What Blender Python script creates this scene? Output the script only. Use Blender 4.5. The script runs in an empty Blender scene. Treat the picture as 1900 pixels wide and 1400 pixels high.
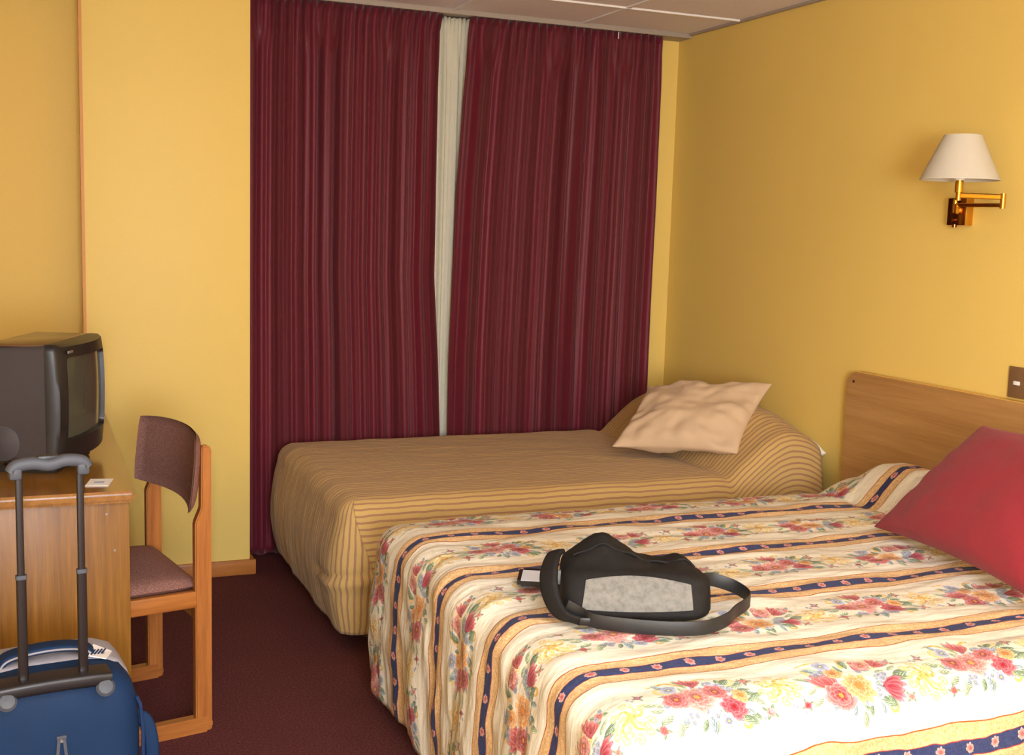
import bpy, bmesh, math, random
import numpy as np
from mathutils import Vector, Matrix, noise
random.seed(7)
C = bpy.context.scene.collection
sc = bpy.context.scene
R_ = math.radians
# ------------------------------------------------------------------ camera, light, exposure
W_PX = 1900.0
cam_d = bpy.data.cameras.new('camera'); cam = bpy.data.objects.new('camera', cam_d); C.objects.link(cam)
YAW, PITCH, ROLL, F_PX, EYE = R_(22.6), R_(-7.3), R_(1.7), 2150.0, 1.42
Fv = Vector((math.sin(YAW)*math.cos(PITCH), math.cos(YAW)*math.cos(PITCH), math.sin(PITCH)))
R0 = Vector((math.cos(YAW), -math.sin(YAW), 0)); U0 = R0.cross(Fv)
Rv = R0*math.cos(ROLL) + U0*math.sin(ROLL); Uv = U0*math.cos(ROLL) - R0*math.sin(ROLL)
mt = Matrix((( Rv.x, Uv.x, -Fv.x, 0), (Rv.y, Uv.y, -Fv.y, 0), (Rv.z, Uv.z, -Fv.z, EYE), (0, 0, 0, 1)))
cam.matrix_world = mt
cam_d.sensor_fit = 'HORIZONTAL'; cam_d.sensor_width = 36.0; cam_d.lens = F_PX/W_PX*36.0
cam_d.clip_start = 0.02
sc.camera = cam
sc.view_settings.view_transform = 'Standard'; sc.view_settings.look = 'None'
sc.view_settings.gamma = 1.0; sc.view_settings.use_curve_mapping = False
sc.view_settings.exposure = 0.0
w = bpy.data.worlds.new('world'); sc.world = w; w.use_nodes = True
w.node_tree.nodes['Background'].inputs[0].default_value = (1, .8, .6, 1)
w.node_tree.nodes['Background'].inputs[1].default_value = 0.05

def light(name, kind, loc, power, color, size=.3, target=None, sy=None):
    d = bpy.data.lights.new(name, kind); d.energy = power; d.color = color
    if kind == 'AREA':
        d.size = size
        if sy: d.shape = 'RECTANGLE'; d.size_y = sy
    else: d.shadow_soft_size = size
    o = bpy.data.objects.new(name, d); C.objects.link(o); o.location = loc
    if target is not None:
        o.rotation_euler = (Vector(target)-Vector(loc)).to_track_quat('-Z', 'Y').to_euler()
    return o
fl = Vector((0, 0, EYE)) - Rv*.045 + Uv*.03 + Fv*.03
flash = light('camera_flash', 'SPOT', fl, 48, (.93, .97, 1), .012)
flash.rotation_euler = Fv.to_track_quat('-Z', 'Y').to_euler()
flash.data.spot_size = R_(85); flash.data.spot_blend = .6
light('ceiling_lamp', 'AREA', (1.0, .5, 2.28), 40, (.80, .88, 1), 1.2, (1.0, .5, 0))
light('rear_fill', 'POINT', (.15, -1.5, 1.35), 500, (.82, .88, 1), .5)  # added fill behind the camera, evens out walls and ceiling

# ------------------------------------------------------------------ helpers
def link(o, parent=None):
    C.objects.link(o)
    if parent is not None: o.parent = parent
    return o
def tag(o, label=None, cat=None, group=None, kind=None):
    if label: o['label'] = label
    if cat: o['category'] = cat
    if group: o['group'] = group
    if kind: o['kind'] = kind
    return o
def root(name, loc, label, cat, rz=0, group=None):
    o = bpy.data.objects.new(name, None); C.objects.link(o)
    o.empty_display_size = .05
    o.location = loc; o.rotation_euler = (0, 0, rz)
    o['_w'] = list(loc)
    return tag(o, label, cat, group)
def wloc(p):
    v = Vector((0, 0, 0))
    while p is not None:
        v = v + p.location; p = p.parent
    return v
def mobj(name, verts, faces, mat, parent=None, smooth=True, local=False, uvs=None, angle=None):
    """verts in world space (or in the parent's space with local=True)"""
    if parent is not None:
        o0 = Vector((0, 0, 0)) if local else wloc(parent)
    else:
        a = np.array([tuple(v) for v in verts]); lo = a.min(0); hi = a.max(0)
        o0 = Vector(((lo[0]+hi[0])/2, (lo[1]+hi[1])/2, lo[2]))
    me = bpy.data.meshes.new(name)
    me.from_pydata([tuple(Vector(v)-o0) for v in verts], [], faces)
    me.update()
    for p in me.polygons: p.use_smooth = smooth
    if mat: me.materials.append(mat)
    o = bpy.data.objects.new(name, me)
    if parent is None: o.location = o0
    link(o, parent)
    if smooth and angle: me.set_sharp_from_angle(angle=R_(angle))
    return o
def bmo(name, bm, mat, parent=None, local=False, smooth=False, angle=35):
    bmesh.ops.recalc_face_normals(bm, faces=bm.faces[:])
    bm.verts.index_update()
    vs = [v.co.copy() for v in bm.verts]; fs = [[v.index for v in f.verts] for f in bm.faces]
    bm.free()
    return mobj(name, vs, fs, mat, parent, smooth, local, angle=angle)
def add_box(bm, lo, hi, rot=None):
    r = bmesh.ops.create_cube(bm, size=1)
    c = (Vector(lo)+Vector(hi))/2; s = Vector(hi)-Vector(lo)
    for v in r['verts']:
        v.co = Vector((v.co.x*s.x, v.co.y*s.y, v.co.z*s.z))
        if rot: v.co = rot @ v.co
        v.co += c
    return r['verts']
def box(name, lo, hi, mat, parent=None, bev=0, seg=2, local=False, rot=None):
    bm = bmesh.new(); add_box(bm, lo, hi, rot)
    if bev: bmesh.ops.bevel(bm, geom=bm.edges[:], offset=bev, segments=seg, affect='EDGES', profile=.5)
    return bmo(name, bm, mat, parent, local, smooth=bool(bev))
def catmull(pts, n=8, closed=False):
    P = [Vector(p) for p in pts]; out = []
    m = len(P)
    rng = range(m) if closed else range(m-1)
    for i in rng:
        p0 = P[(i-1) % m] if closed or i > 0 else P[0]*2-P[1]
        p1 = P[i]; p2 = P[(i+1) % m]
        p3 = P[(i+2) % m] if closed or i+2 < m else P[-1]*2-P[-2]
        for k in range(n):
            t = k/n
            out.append(.5*((2*p1)+(p2-p0)*t+(2*p0-5*p1+4*p2-p3)*t*t+(3*p1-p0-3*p2+p3)*t**3))
    if not closed: out.append(P[-1])
    return out
def sweep(name, path, prof, mat, parent=None, up=(0, 0, 1), local=False, smooth=True, angle=40, scale=None, closed=False):
    """prof: list of (side, up) offsets; up may be one vector or one per path point"""
    vs = []; n = len(prof); m = len(path)
    path = [Vector(p) for p in path]
    for i, p in enumerate(path):
        if closed: t = path[(i+1) % m]-path[i-1]
        else: t = path[min(i+1, m-1)]-path[max(i-1, 0)]
        t.normalize()
        u = Vector(up[i] if hasattr(up[0], '__len__') else up)
        s = t.cross(u); s.normalize(); uu = s.cross(t)
        k = scale[i] if scale else 1
        for a, b in prof: vs.append(p+s*a*k+uu*b*k)
    fs = []
    for i in range(m if closed else m-1):
        j = (i+1) % m
        for k in range(n):
            fs.append([i*n+k, i*n+(k+1) % n, j*n+(k+1) % n, j*n+k])
    if not closed:
        fs.append(list(range(n))[::-1]); fs.append([(m-1)*n+k for k in range(n)])
    return mobj(name, vs, fs, mat, parent, smooth, local, angle=angle)
def circ(r, n=12, ry=None):
    return [(r*math.cos(2*math.pi*k/n), (ry or r)*math.sin(2*math.pi*k/n)) for k in range(n)]
def rrect(w, h, r, n=3):
    out = []
    for cx, cy, a0 in ((w/2-r, h/2-r, 0), (-w/2+r, h/2-r, 90), (-w/2+r, -h/2+r, 180), (w/2-r, -h/2+r, 270)):
        for k in range(n+1):
            a = R_(a0+90*k/n); out.append((cx+r*math.cos(a), cy+r*math.sin(a)))
    return out
def lathe(name, prof, c, mat, parent=None, n=40, local=False, angle=40, closed=False):
    vs = []; fs = []; m = len(prof)
    for r, z in prof:
        for k in range(n):
            a = 2*math.pi*k/n; vs.append((c[0]+r*math.cos(a), c[1]+r*math.sin(a), c[2]+z))
    for i in range(m if closed else m-1):
        j = (i+1) % m
        for k in range(n): fs.append([i*n+k, i*n+(k+1) % n, j*n+(k+1) % n, j*n+k])
    if not closed:
        fs.append(list(range(n))[::-1]); fs.append([(m-1)*n+k for k in range(n)])
    return mobj(name, vs, fs, mat, parent, True, local, angle=angle)
def cyl(name, a, b, r, mat, parent=None, n=20, local=False, bev=0):
    a = Vector(a); b = Vector(b); d = (b-a).normalized()
    up = (0, 0, 1) if abs(d.z) < .9 else (1, 0, 0)
    return sweep(name, [a, b], circ(r, n), mat, parent, up, local)
def srgb(r, g, b):
    f = lambda c: (c/255/12.92) if c/255 <= .04045 else ((c/255+.055)/1.055)**2.4
    return (f(r), f(g), f(b), 1)

# ------------------------------------------------------------------ materials
class NT:
    def __init__(s, name):
        s.m = bpy.data.materials.new(name); s.m.use_nodes = True
        s.t = s.m.node_tree; s.n = s.t.nodes; s.l = s.t.links
        s.b = s.n['Principled BSDF']
    def new(s, typ, **kw):
        n = s.n.new(typ)
        for k, v in kw.items(): setattr(n, k, v)
        return n
    def put(s, node, key, val):
        if isinstance(val, bpy.types.NodeSocket): s.l.new(val, node.inputs[key])
        else: node.inputs[key].default_value = val
    def math(s, op, a, b=0.0, c=None, clamp=False):
        n = s.new('ShaderNodeMath', operation=op, use_clamp=clamp)
        s.put(n, 0, a); s.put(n, 1, b)
        if c is not None: s.put(n, 2, c)
        return n.outputs[0]
    def noise(s, vec=None, scale=5, detail=3, rough=.5, dist=0):
        n = s.new('ShaderNodeTexNoise'); s.put(n, 'Scale', scale); s.put(n, 'Detail', detail)
        s.put(n, 'Roughness', rough); s.put(n, 'Distortion', dist)
        if vec is not None: s.put(n, 'Vector', vec)
        return n.outputs['Fac']
    def coord(s, which='Object', scale=(1, 1, 1), rot=(0, 0, 0), loc=(0, 0, 0)):
        c = s.new('ShaderNodeTexCoord'); m = s.new('ShaderNodeMapping')
        m.inputs['Scale'].default_value = scale; m.inputs['Rotation'].default_value = rot; m.inputs['Location'].default_value = loc
        s.l.new(c.outputs[which], m.inputs[0]); return m.outputs[0]
    def mix(s, f, a, b, mode='MIX'):
        n = s.new('ShaderNodeMix', data_type='RGBA', blend_type=mode)
        s.put(n, 0, f); s.put(n, 6, a); s.put(n, 7, b); return n.outputs[2]
    def ramp(s, f, stops, interp='LINEAR'):
        n = s.new('ShaderNodeValToRGB'); n.color_ramp.interpolation = interp
        e = n.color_ramp.elements
        while len(e) < len(stops): e.new(.5)
        for k, (p, c) in enumerate(stops): e[k].position = p; e[k].color = c
        s.put(n, 0, f); return n.outputs[0]
    def bump(s, h, strength=.3, dist=.002, normal=None):
        n = s.new('ShaderNodeBump'); s.put(n, 'Height', h); s.put(n, 'Strength', strength); s.put(n, 'Distance', dist)
        if normal is not None: s.put(n, 'Normal', normal)
        s.l.new(n.outputs[0], s.b.inputs['Normal']); return n.outputs[0]
    def fin(s, col=None, rough=None, metal=None, spec=None, sheen=None):
        if col is not None: s.put(s.b, 'Base Color', col)
        if rough is not None: s.put(s.b, 'Roughness', rough)
        if metal is not None: s.put(s.b, 'Metallic', metal)
        if spec is not None: s.put(s.b, 'Specular IOR Level', spec)
        if sheen is not None: s.put(s.b, 'Sheen Weight', sheen)
        return s.m
def dark(c, k): return (c[0]*k, c[1]*k, c[2]*k, 1)
def simple(name, c, rough=.6, var=.12, scale=30, bump=.15, bd=.001, metal=0, spec=.4, sheen=None, bscale=None):
    t = NT(name); v = t.coord('Object')
    n = t.noise(v, scale, 4, .6)
    col = t.mix(n, dark(c, 1-var), dark(c, 1+var))
    if bump: t.bump(t.noise(v, bscale or scale*6, 3, .6), bump, bd)
    return t.fin(col, rough, metal, spec, sheen)
def wall_mat(name, c, var=.05):
    t = NT(name); v = t.coord('Object')
    n = t.noise(v, 1.3, 3, .5); n2 = t.noise(v, 140, 3, .6)
    col = t.mix(n, dark(c, 1-var), dark(c, 1+var))
    col = t.mix(t.math('MULTIPLY', n2, .12), col, dark(c, .6))
    t.bump(t.noise(v, 220, 4, .6), .25, .0012)
    return t.fin(col, .55, 0, .35)
def wood(name, c1, c2, axis=2, scale=1.0, rough=.35, spec=.5, fine=60, coat=0):
    t = NT(name)
    s = [26*scale]*3; s[axis] = 1.6*scale
    v = t.coord('Object', tuple(s))
    n = t.noise(v, 1.0, 5, .6, .6)
    s2 = [fine*4*scale]*3; s2[axis] = 6*scale
    n2 = t.noise(t.coord('Object', tuple(s2)), 1.0, 3, .6)
    f = t.math('ADD', t.math('MULTIPLY', n, .65), t.math('MULTIPLY', n2, .35))
    col = t.ramp(f, [(.32, c2), (.5, tuple((a+b)/2 for a, b in zip(c1, c2))), (.68, c1)])
    t.bump(n2, .12, .0006)
    m = t.fin(col, rough, 0, spec)
    if coat: t.b.inputs['Coat Weight'].default_value = coat; t.b.inputs['Coat Roughness'].default_value = .15
    return m

WALLC = srgb(236, 204, 113)
m_wall = wall_mat('wall_yellow_paint', WALLC)
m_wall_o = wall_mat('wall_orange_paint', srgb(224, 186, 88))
m_front = wall_mat('wall_white_paint', srgb(225, 222, 214))
m_ceil = NT('ceiling_tile_mineral')
_v = m_ceil.coord('Object'); _n = m_ceil.noise(_v, 90, 5, .75); _n2 = m_ceil.noise(_v, 2.0, 2, .5)
m_ceil.bump(_n, .5, .002)
m_ceil = m_ceil.fin(m_ceil.mix(_n, srgb(226, 216, 222), srgb(250, 243, 248)), .85, 0, .2)
m_tbar = simple('ceiling_rail_white', srgb(235, 230, 228), .4, .03, 10, .05)
m_trim = simple('grey_ceiling_angle', srgb(165, 152, 140), .5, .05, 10, .1)
t = NT('carpet_maroon')
_v = t.coord('Object'); _n = t.noise(_v, 160, 4, .8); _n2 = t.noise(_v, 900, 2, .7); _n3 = t.noise(_v, 3, 2, .5)
_c = t.ramp(_n, [(.3, srgb(70, 34, 34)), (.5, srgb(104, 56, 54)), (.7, srgb(142, 84, 80))])
_c = t.mix(t.math('MULTIPLY', _n3, .35), _c, srgb(60, 26, 24))
t.bump(t.math('ADD', _n, _n2), .7, .004)
m_carpet = t.fin(_c, .95, 0, .1)
m_base = wood('baseboard_wood', srgb(196, 128, 60), srgb(150, 86, 34), 0, 1, .4)
m_desk = wood('desk_veneer', srgb(142, 96, 26), srgb(100, 62, 12), 2, 1.3, .4, .35, 80)
m_desktop = wood('desk_top_veneer', srgb(160, 112, 50), srgb(116, 74, 26), 1, 1.2, .22, .5, 80, .3)
m_chairw = wood('chair_wood', srgb(180, 114, 54), srgb(134, 74, 28), 2, 1.5, .35, .5)
m_chairwx = wood('chair_wood_rail', srgb(180, 114, 54), srgb(134, 74, 28), 0, 1.5, .35, .5)
m_head = wood('headboard_laminate', srgb(192, 148, 92), srgb(164, 118, 66), 1, .9, .38, .45, 50)
m_headedge = simple('headboard_edge_strip', srgb(226, 180, 90), .35, .04, 10, 0)
m_plum = NT('plum_tweed')
_v = m_plum.coord('Object'); _n = m_plum.noise(_v, 420, 3, .7)
m_plum.bump(_n, .5, .0015)
m_plum = m_plum.fin(m_plum.ramp(_n, [(.35, srgb(98, 62, 58)), (.5, srgb(138, 98, 88)), (.66, srgb(168, 128, 114))]), .9, 0, .2)
m_black = simple('black_plastic', srgb(30, 26, 26), .4, .1, 40, .08)
m_tvside = simple('dark_grey_plastic', srgb(60, 55, 57), .5, .08, 60, .3, .0008, bscale=500)
m_tvtop = simple('tv_top_wall_reflection', srgb(96, 66, 42), .2, .1, 60, .1)  # brown colour stands in for the orange wall reflected in the top
m_silver = simple('silver_plastic', srgb(150, 140, 130), .3, .05, 40, 0, metal=.4)
m_screen = simple('tv_screen_glass', srgb(72, 72, 58), .12, .05, 5, 0, spec=.6)
m_blue = NT('blue_nylon')
_v = m_blue.coord('Object'); _n = m_blue.noise(_v, 600, 2, .6); _n2 = m_blue.noise(_v, 8, 3, .5)
m_blue.bump(_n, .35, .0008)
m_blue = m_blue.fin(m_blue.mix(_n2, srgb(9, 34, 64), srgb(14, 46, 82)), .7, 0, .25)
m_bluedark = simple('blue_piping', srgb(16, 44, 84), .5, .1, 60, .2)
m_greyfab = simple('suitcase_grey_cloth', srgb(150, 146, 152), .65, .06, 60, .3, bscale=500)
m_graypl = simple('grey_plastic', srgb(72, 75, 82), .55, .06, 40, .05)
m_polem = simple('black_pole_metal', srgb(24, 18, 18), .3, .1, 30, 0, spec=.6)
m_white = simple('white_paper', srgb(236, 232, 226), .6, .03, 20, .05)
m_brass = simple('brass', srgb(214, 160, 60), .18, .06, 20, 0, metal=1)
m_brassd = simple('brass_toned_dark', srgb(120, 70, 34), .14, .1, 20, 0, metal=.9)  # dark tone paints in the dark room reflected by the lamp's front
m_shade = simple('lampshade_cloth', srgb(196, 188, 172), .8, .02, 60, .25, .0006, bscale=700)
m_shade.node_tree.nodes['Principled BSDF'].inputs['Subsurface Weight'].default_value = .0
m_switch = simple('bronze_switch_plate', srgb(128, 96, 66), .4, .05, 30, .05)
m_bagblk = NT('bag_black_nylon')
_v = m_bagblk.coord('Object'); _n = m_bagblk.noise(_v, 500, 2, .6); _n2 = m_bagblk.noise(_v, 30, 4, .6)
m_bagblk.bump(m_bagblk.math('ADD', _n, m_bagblk.math('MULTIPLY', _n2, 1.5)), .45, .0018)
m_bagblk = m_bagblk.fin(m_bagblk.mix(_n2, srgb(14, 13, 13), srgb(34, 31, 30)), .7, 0, .25)
m_strap = simple('strap_webbing', srgb(28, 28, 29), .45, .12, 60, .3, bscale=800, spec=.5)
m_baggrey = NT('bag_grey_suede')
_v = m_baggrey.coord('Object'); _n = m_baggrey.noise(_v, 60, 5, .7); _n2 = m_baggrey.noise(_v, 700, 2, .6)
m_baggrey.bump(_n2, .2, .0008)
m_baggrey = m_baggrey.fin(m_baggrey.ramp(_n, [(.3, srgb(98, 97, 93)), (.55, srgb(122, 120, 114)), (.8, srgb(134, 132, 126))]), .8, 0, .2)
def cushion_mat(name, c, sheen=.1):
    t = NT(name); v = t.coord('Object')
    n = t.noise(v, 9, 4, .6, .4); n2 = t.noise(v, 700, 2, .5)
    b1 = t.bump(n, .25, .012)
    t.bump(n2, .2, .0006, b1)
    return t.fin(t.mix(n, dark(c, .95), dark(c, 1.05)), .85, 0, .15, sheen)
m_pink = cushion_mat('pink_cotton', srgb(206, 178, 146))
m_red = cushion_mat('red_cotton', srgb(144, 42, 50))
m_sheet = cushion_mat('white_cotton', srgb(235, 228, 216))
m_mattress = simple('mattress_ticking', srgb(190, 176, 150), .8, .05, 30, .2)
m_dkwood = wood('bed_base_wood', srgb(96, 60, 34), srgb(64, 38, 20), 0, 1, .5)

# curtain: satin stripes of one colour
def curtain_mat():
    t = NT('curtain_burgundy_satin')
    uv = t.new('ShaderNodeUVMap'); uv.uv_map = 'UVMap'
    sp = t.new('ShaderNodeSeparateXYZ'); t.l.new(uv.outputs[0], sp.inputs[0])
    u = sp.outputs[0]
    cx = t.new('ShaderNodeCombineXYZ'); t.put(cx, 0, t.math('MULTIPLY', u, 1.0))
    n1 = t.noise(cx.outputs[0], 15, 0, .5); n2 = t.noise(cx.outputs[0], 38, 0, .5)
    f = t.math('ADD', t.math('MULTIPLY', n1, .55), t.math('MULTIPLY', n2, .45))
    st = t.ramp(f, [(.44, (0, 0, 0, 1)), (.50, (.45, .45, .45, 1)), (.56, (1, 1, 1, 1))])
    v = t.coord('Object'); fn = t.noise(v, 350, 2, .6)
    a = t.mix(fn, srgb(76, 10, 20), srgb(90, 16, 28))
    b = t.mix(fn, srgb(96, 18, 34), srgb(110, 26, 44))
    col = t.mix(st, a, b)
    r = t.math('SUBTRACT', .72, t.math('MULTIPLY', st, .22))
    t.bump(fn, .2, .0006)
    return t.fin(col, r, 0, .3, .15)
m_curtain = curtain_mat()
m_sheer = simple('cream_lining', srgb(206, 202, 182), .8, .03, 30, .1, bscale=500)

# striped spread: thin double mauve lines on gold, two fabric directions with a mitred seam
def striped_mat():
    t = NT('gold_mauve_striped_cotton')
    def uvc(nm):
        uv = t.new('ShaderNodeUVMap'); uv.uv_map = nm
        sp = t.new('ShaderNodeSeparateXYZ'); t.l.new(uv.outputs[0], sp.inputs[0]); return sp.outputs
    A = uvc('UVMap'); B = uvc('side')
    seam = uvc('seam')[0]
    v = t.coord('Object')
    wob = t.math('MULTIPLY', t.math('SUBTRACT', t.noise(v, 11, 2, .5), .5), .012)
    def lines(o):
        x = t.math('ADD', o[1], wob)
        p = t.math('FRACT', t.math('DIVIDE', x, .0215))
        d = t.math('ABSOLUTE', t.math('SUBTRACT', p, .5))
        dd = t.math('ABSOLUTE', t.math('SUBTRACT', d, .105))
        l = t.math('SUBTRACT', 1, t.math('MULTIPLY', dd, 13), clamp=True)
        core = t.math('LESS_THAN', d, .105)
        return t.math('MAXIMUM', t.math('MULTIPLY', l, 1.0), t.math('MULTIPLY', core, .62))
    la = lines(A); lb = lines(B)
    s = t.math('GREATER_THAN', seam, 0)
    l = t.math('ADD', t.math('MULTIPLY', la, t.math('SUBTRACT', 1, s)), t.math('MULTIPLY', lb, s))
    fn = t.noise(v, 420, 2, .6); fl_ = t.noise(v, 6, 3, .5)
    gold = t.mix(fn, srgb(182, 150, 90), srgb(202, 170, 108))
    col = t.mix(t.math('MULTIPLY', l, .95), gold, srgb(136, 86, 84))
    edge = t.math('SUBTRACT', 1, t.math('MULTIPLY', t.math('ABSOLUTE', seam), 260), clamp=True)
    # quilting furrows across the stripes
    q = t.math('ABSOLUTE', t.math('SUBTRACT', t.math('FRACT', t.math('DIVIDE', t.math('ADD', A[0], t.math('MULTIPLY', wob, 2)), .085)), .5))
    qh = t.math('POWER', t.math('MULTIPLY', q, 2), 12)
    h = t.math('SUBTRACT', t.math('MULTIPLY', fl_, 1.0), t.math('ADD', t.math('MULTIPLY', qh, .10), edge))
    b = t.bump(h, .55, .006)
    t.bump(fn, .2, .0006, b)
    return t.fin(col, .85, 0, .15, .1)
m_striped = striped_mat()

# ------------------------------------------------------------------ floral print, painted here in code
RES = 2000.0                       # dots per metre
TW, TL = .345, .66                 # stripe spacing, pattern repeat
def paint_floral():
    rng = random.Random(11)
    H, Wd = int(TW*RES), int(TL*RES)       # rows: across the stripes, columns: along
    img = np.zeros((H, Wd, 3), np.float32); img[:] = (.87, .835, .755)
    yy, xx = np.mgrid[0:H, 0:Wd].astype(np.float32)
    def npn(sc_, seed):
        r = np.random.RandomState(seed); g = r.rand(sc_, sc_*2)
        yi = yy/H*sc_; xi = xx/Wd*sc_*2
        y0 = np.floor(yi).astype(int); x0 = np.floor(xi).astype(int); fy = yi-y0; fx = xi-x0
        fy = fy*fy*(3-2*fy); fx = fx*fx*(3-2*fx)
        a = g[y0 % sc_, x0 % (2*sc_)]; b = g[y0 % sc_, (x0+1) % (2*sc_)]
        c = g[(y0+1) % sc_, x0 % (2*sc_)]; d = g[(y0+1) % sc_, (x0+1) % (2*sc_)]
        return ((a*(1-fx)+b*fx)*(1-fy)+(c*(1-fx)+d*fx)*fy).astype(np.float32)
    img *= (1+.03*(npn(40, 1)-.5))[..., None]
    def patch(cx, cy, r):
        x0, x1 = int(cx-r), int(cx+r)+1; y0, y1 = int(cy-r), int(cy+r)+1
        Y, X = np.mgrid[y0:y1, x0:x1].astype(np.float32)
        return Y-cy, X-cx, (Y.astype(int) % H, X.astype(int) % Wd)
    def put(idx, col, a):
        a = np.clip(a, 0, 1)[..., None]
        img[idx] = img[idx]*(1-a)+np.asarray(col, np.float32)*a
    def petal(cx, cy, L, Wp, ang, c_in, c_out, seed=0):
        r = L*1.1; dy, dx, idx = patch(cx+math.cos(ang)*L*.5, cy+math.sin(ang)*L*.5, r)
        u = (dx*math.cos(ang)+dy*math.sin(ang))/(L*.5); v = (-dx*math.sin(ang)+dy*math.cos(ang))/(Wp*.5)
        wob = 1+.12*np.sin(v*4+seed)+.06*np.sin(v*9+seed*2)
        d = np.sqrt((u/wob)**2+(v/(.72+.28*np.clip((u+1)/1.4, 0, 1)))**2)
        a = (1-d)*L*.22
        tt = np.clip((u+1)/2, 0, 1)+.16*np.sin(v*9+seed)*np.clip(1-abs(u), 0, 1)
        tt = np.clip(tt, 0, 1)
        rim = np.clip((d-.72)*5, 0, 1)*.28
        c = np.asarray(c_in)*(1-tt[..., None])+np.asarray(c_out)*tt[..., None]
        vein = .5+.5*np.sin(v*16+seed*1.7+2.2*np.sin(u*2.5))
        c = c*(1-.20*(vein*np.clip(1-abs(u)*.8, 0, 1))[..., None])
        c = c+(np.asarray((1., .96, .92))-c)*(np.clip((d-.55)*2.4, 0, 1)*.38*(1-np.clip((d-.86)*8, 0, 1)))[..., None]
        c = c*(1-(np.clip((d-.86)*8, 0, 1)*.22)[..., None])
        put(idx, c, a)
    def flower(cx, cy, r, pal, n=7, seed=0):
        cin, cout, cc = pal
        for ring, (k, rr) in enumerate(((n, 1.0), (n-1, .72), (max(n-3, 3), .45))):
            for i in range(k):
                a = 2*math.pi*(i+.37*ring)/k+seed
                j = rng.uniform(.85, 1.12)
                ci = np.asarray(cin)*(1.0-.06*ring); co = np.asarray(cout)*(1-.05*ring)
                petal(cx, cy, r*rr*j, r*rr*5.2/k, a, ci, co, seed+i)
        dy, dx, idx = patch(cx, cy, r*.2)
        put(idx, cc, (1-np.hypot(dx, dy)/(r*.16))*4)
    def tulip(cx, cy, r, ang, pal):
        cin, cout, _ = pal
        for k, o in enumerate((-.75, .75, -.38, .38, 0)):
            petal(cx, cy, r*(1.5+.2*(k % 2)), r*.62, ang+o*.75, cin, cout if k < 4 else np.asarray(cout)*.95, k)
    def leaf(cx, cy, L, ang, col=(.36, .42, .34), wd=.42):
        dy, dx, idx = patch(cx+math.cos(ang)*L/2, cy+math.sin(ang)*L/2, L*.62)
        u = (dx*math.cos(ang)+dy*math.sin(ang))/L+.5; v = (-dx*math.sin(ang)+dy*math.cos(ang))/L
        wv = wd*.5*np.sin(np.clip(u, 0, 1)*math.pi)**.8*(1-.25*u)
        a = (wv-abs(v))*L*.5
        a = np.where((u < 0) | (u > 1), 0, a)
        c = np.asarray(col)*(1+.28*np.sin(abs(v)*60+u*22))[..., None]*(1.15-.3*np.clip(v*4, -1, 1))[..., None]
        mid = np.clip(1-abs(v)*L*.55, 0, 1)[..., None]*.5
        put(idx, c*(1-mid)+np.asarray((.62, .64, .48))*mid, a*.9)
    def stroke(pts, w0, w1, col, al=1., rim=None):
        P = catmull([(p[0], p[1], 0) for p in pts], 14)
        for i, p in enumerate(P):
            k = i/(len(P)-1); wd_ = w0*(1-k)+w1*k
            wd_ = max(wd_, .8)
            dy, dx, idx = patch(p.x, p.y, wd_+2)
            if rim is not None:
                put(idx, rim, (wd_+1.2-np.hypot(dx, dy))*al*.35)
        for i, p in enumerate(P):
            k = i/(len(P)-1); wd_ = max(w0*(1-k)+w1*k, .8)
            dy, dx, idx = patch(p.x, p.y, wd_+2)
            put(idx, np.asarray(col)*(1+.1*math.sin(i*.9)), (wd_-np.hypot(dx, dy))*al)
    def spiral(cx, cy, r, turns, a0, sgn, w0, w1, col, rim):
        pts = []
        n = int(turns*10)
        for i in range(n+1):
            k = i/n; a = a0+sgn*2*math.pi*turns*k; rr = r*(1-k*.85)
            pts.append((cx+rr*math.cos(a), cy+rr*math.sin(a)))
        stroke(pts, w0, w1, col, 1, rim)
    RED = ((.60, .18, .22), (.84, .50, .48), (.80, .55, .25)); PINK = ((.68, .26, .28), (.94, .70, .64), (.85, .6, .3))
    ORG = ((.80, .42, .18), (.95, .76, .52), (.85, .5, .2)); BLU = ((.44, .48, .60), (.76, .78, .85), (.85, .78, .4))
    ROSE = ((.58, .14, .20), (.80, .40, .44), (.6, .1, .12))
    GOLD = (.84, .68, .38); GRIM = (.74, .54, .26); LGOLD = (.88, .78, .54)
    GRN = (.40, .46, .38); GRN2 = (.54, .58, .48); BLG = (.48, .54, .56)
    m = RES/1000.0                                    # px per mm
    def sprig(x, y, ang, n=6, step=7, curve=.12, s=1, col=GRN2):
        a = ang
        for i in range(n):
            x2 = x+math.cos(a)*step*m*s; y2 = y+math.sin(a)*step*m*s
            stroke([(x, y), (x2, y2)], .9*s, .8*s, (.52, .55, .46))
            leaf(x2, y2, 9*m*s, a+.8, col, .35); leaf(x2, y2, 9*m*s, a-.8, col, .35)
            x, y = x2, y2; a += curve
    def small(x, y, r, pal, ang=0):
        for k in range(4): leaf(x, y, r*1.9, ang+k*1.6+.4, GRN, .5)
        flower(x, y, r, pal, 5, ang)
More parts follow.
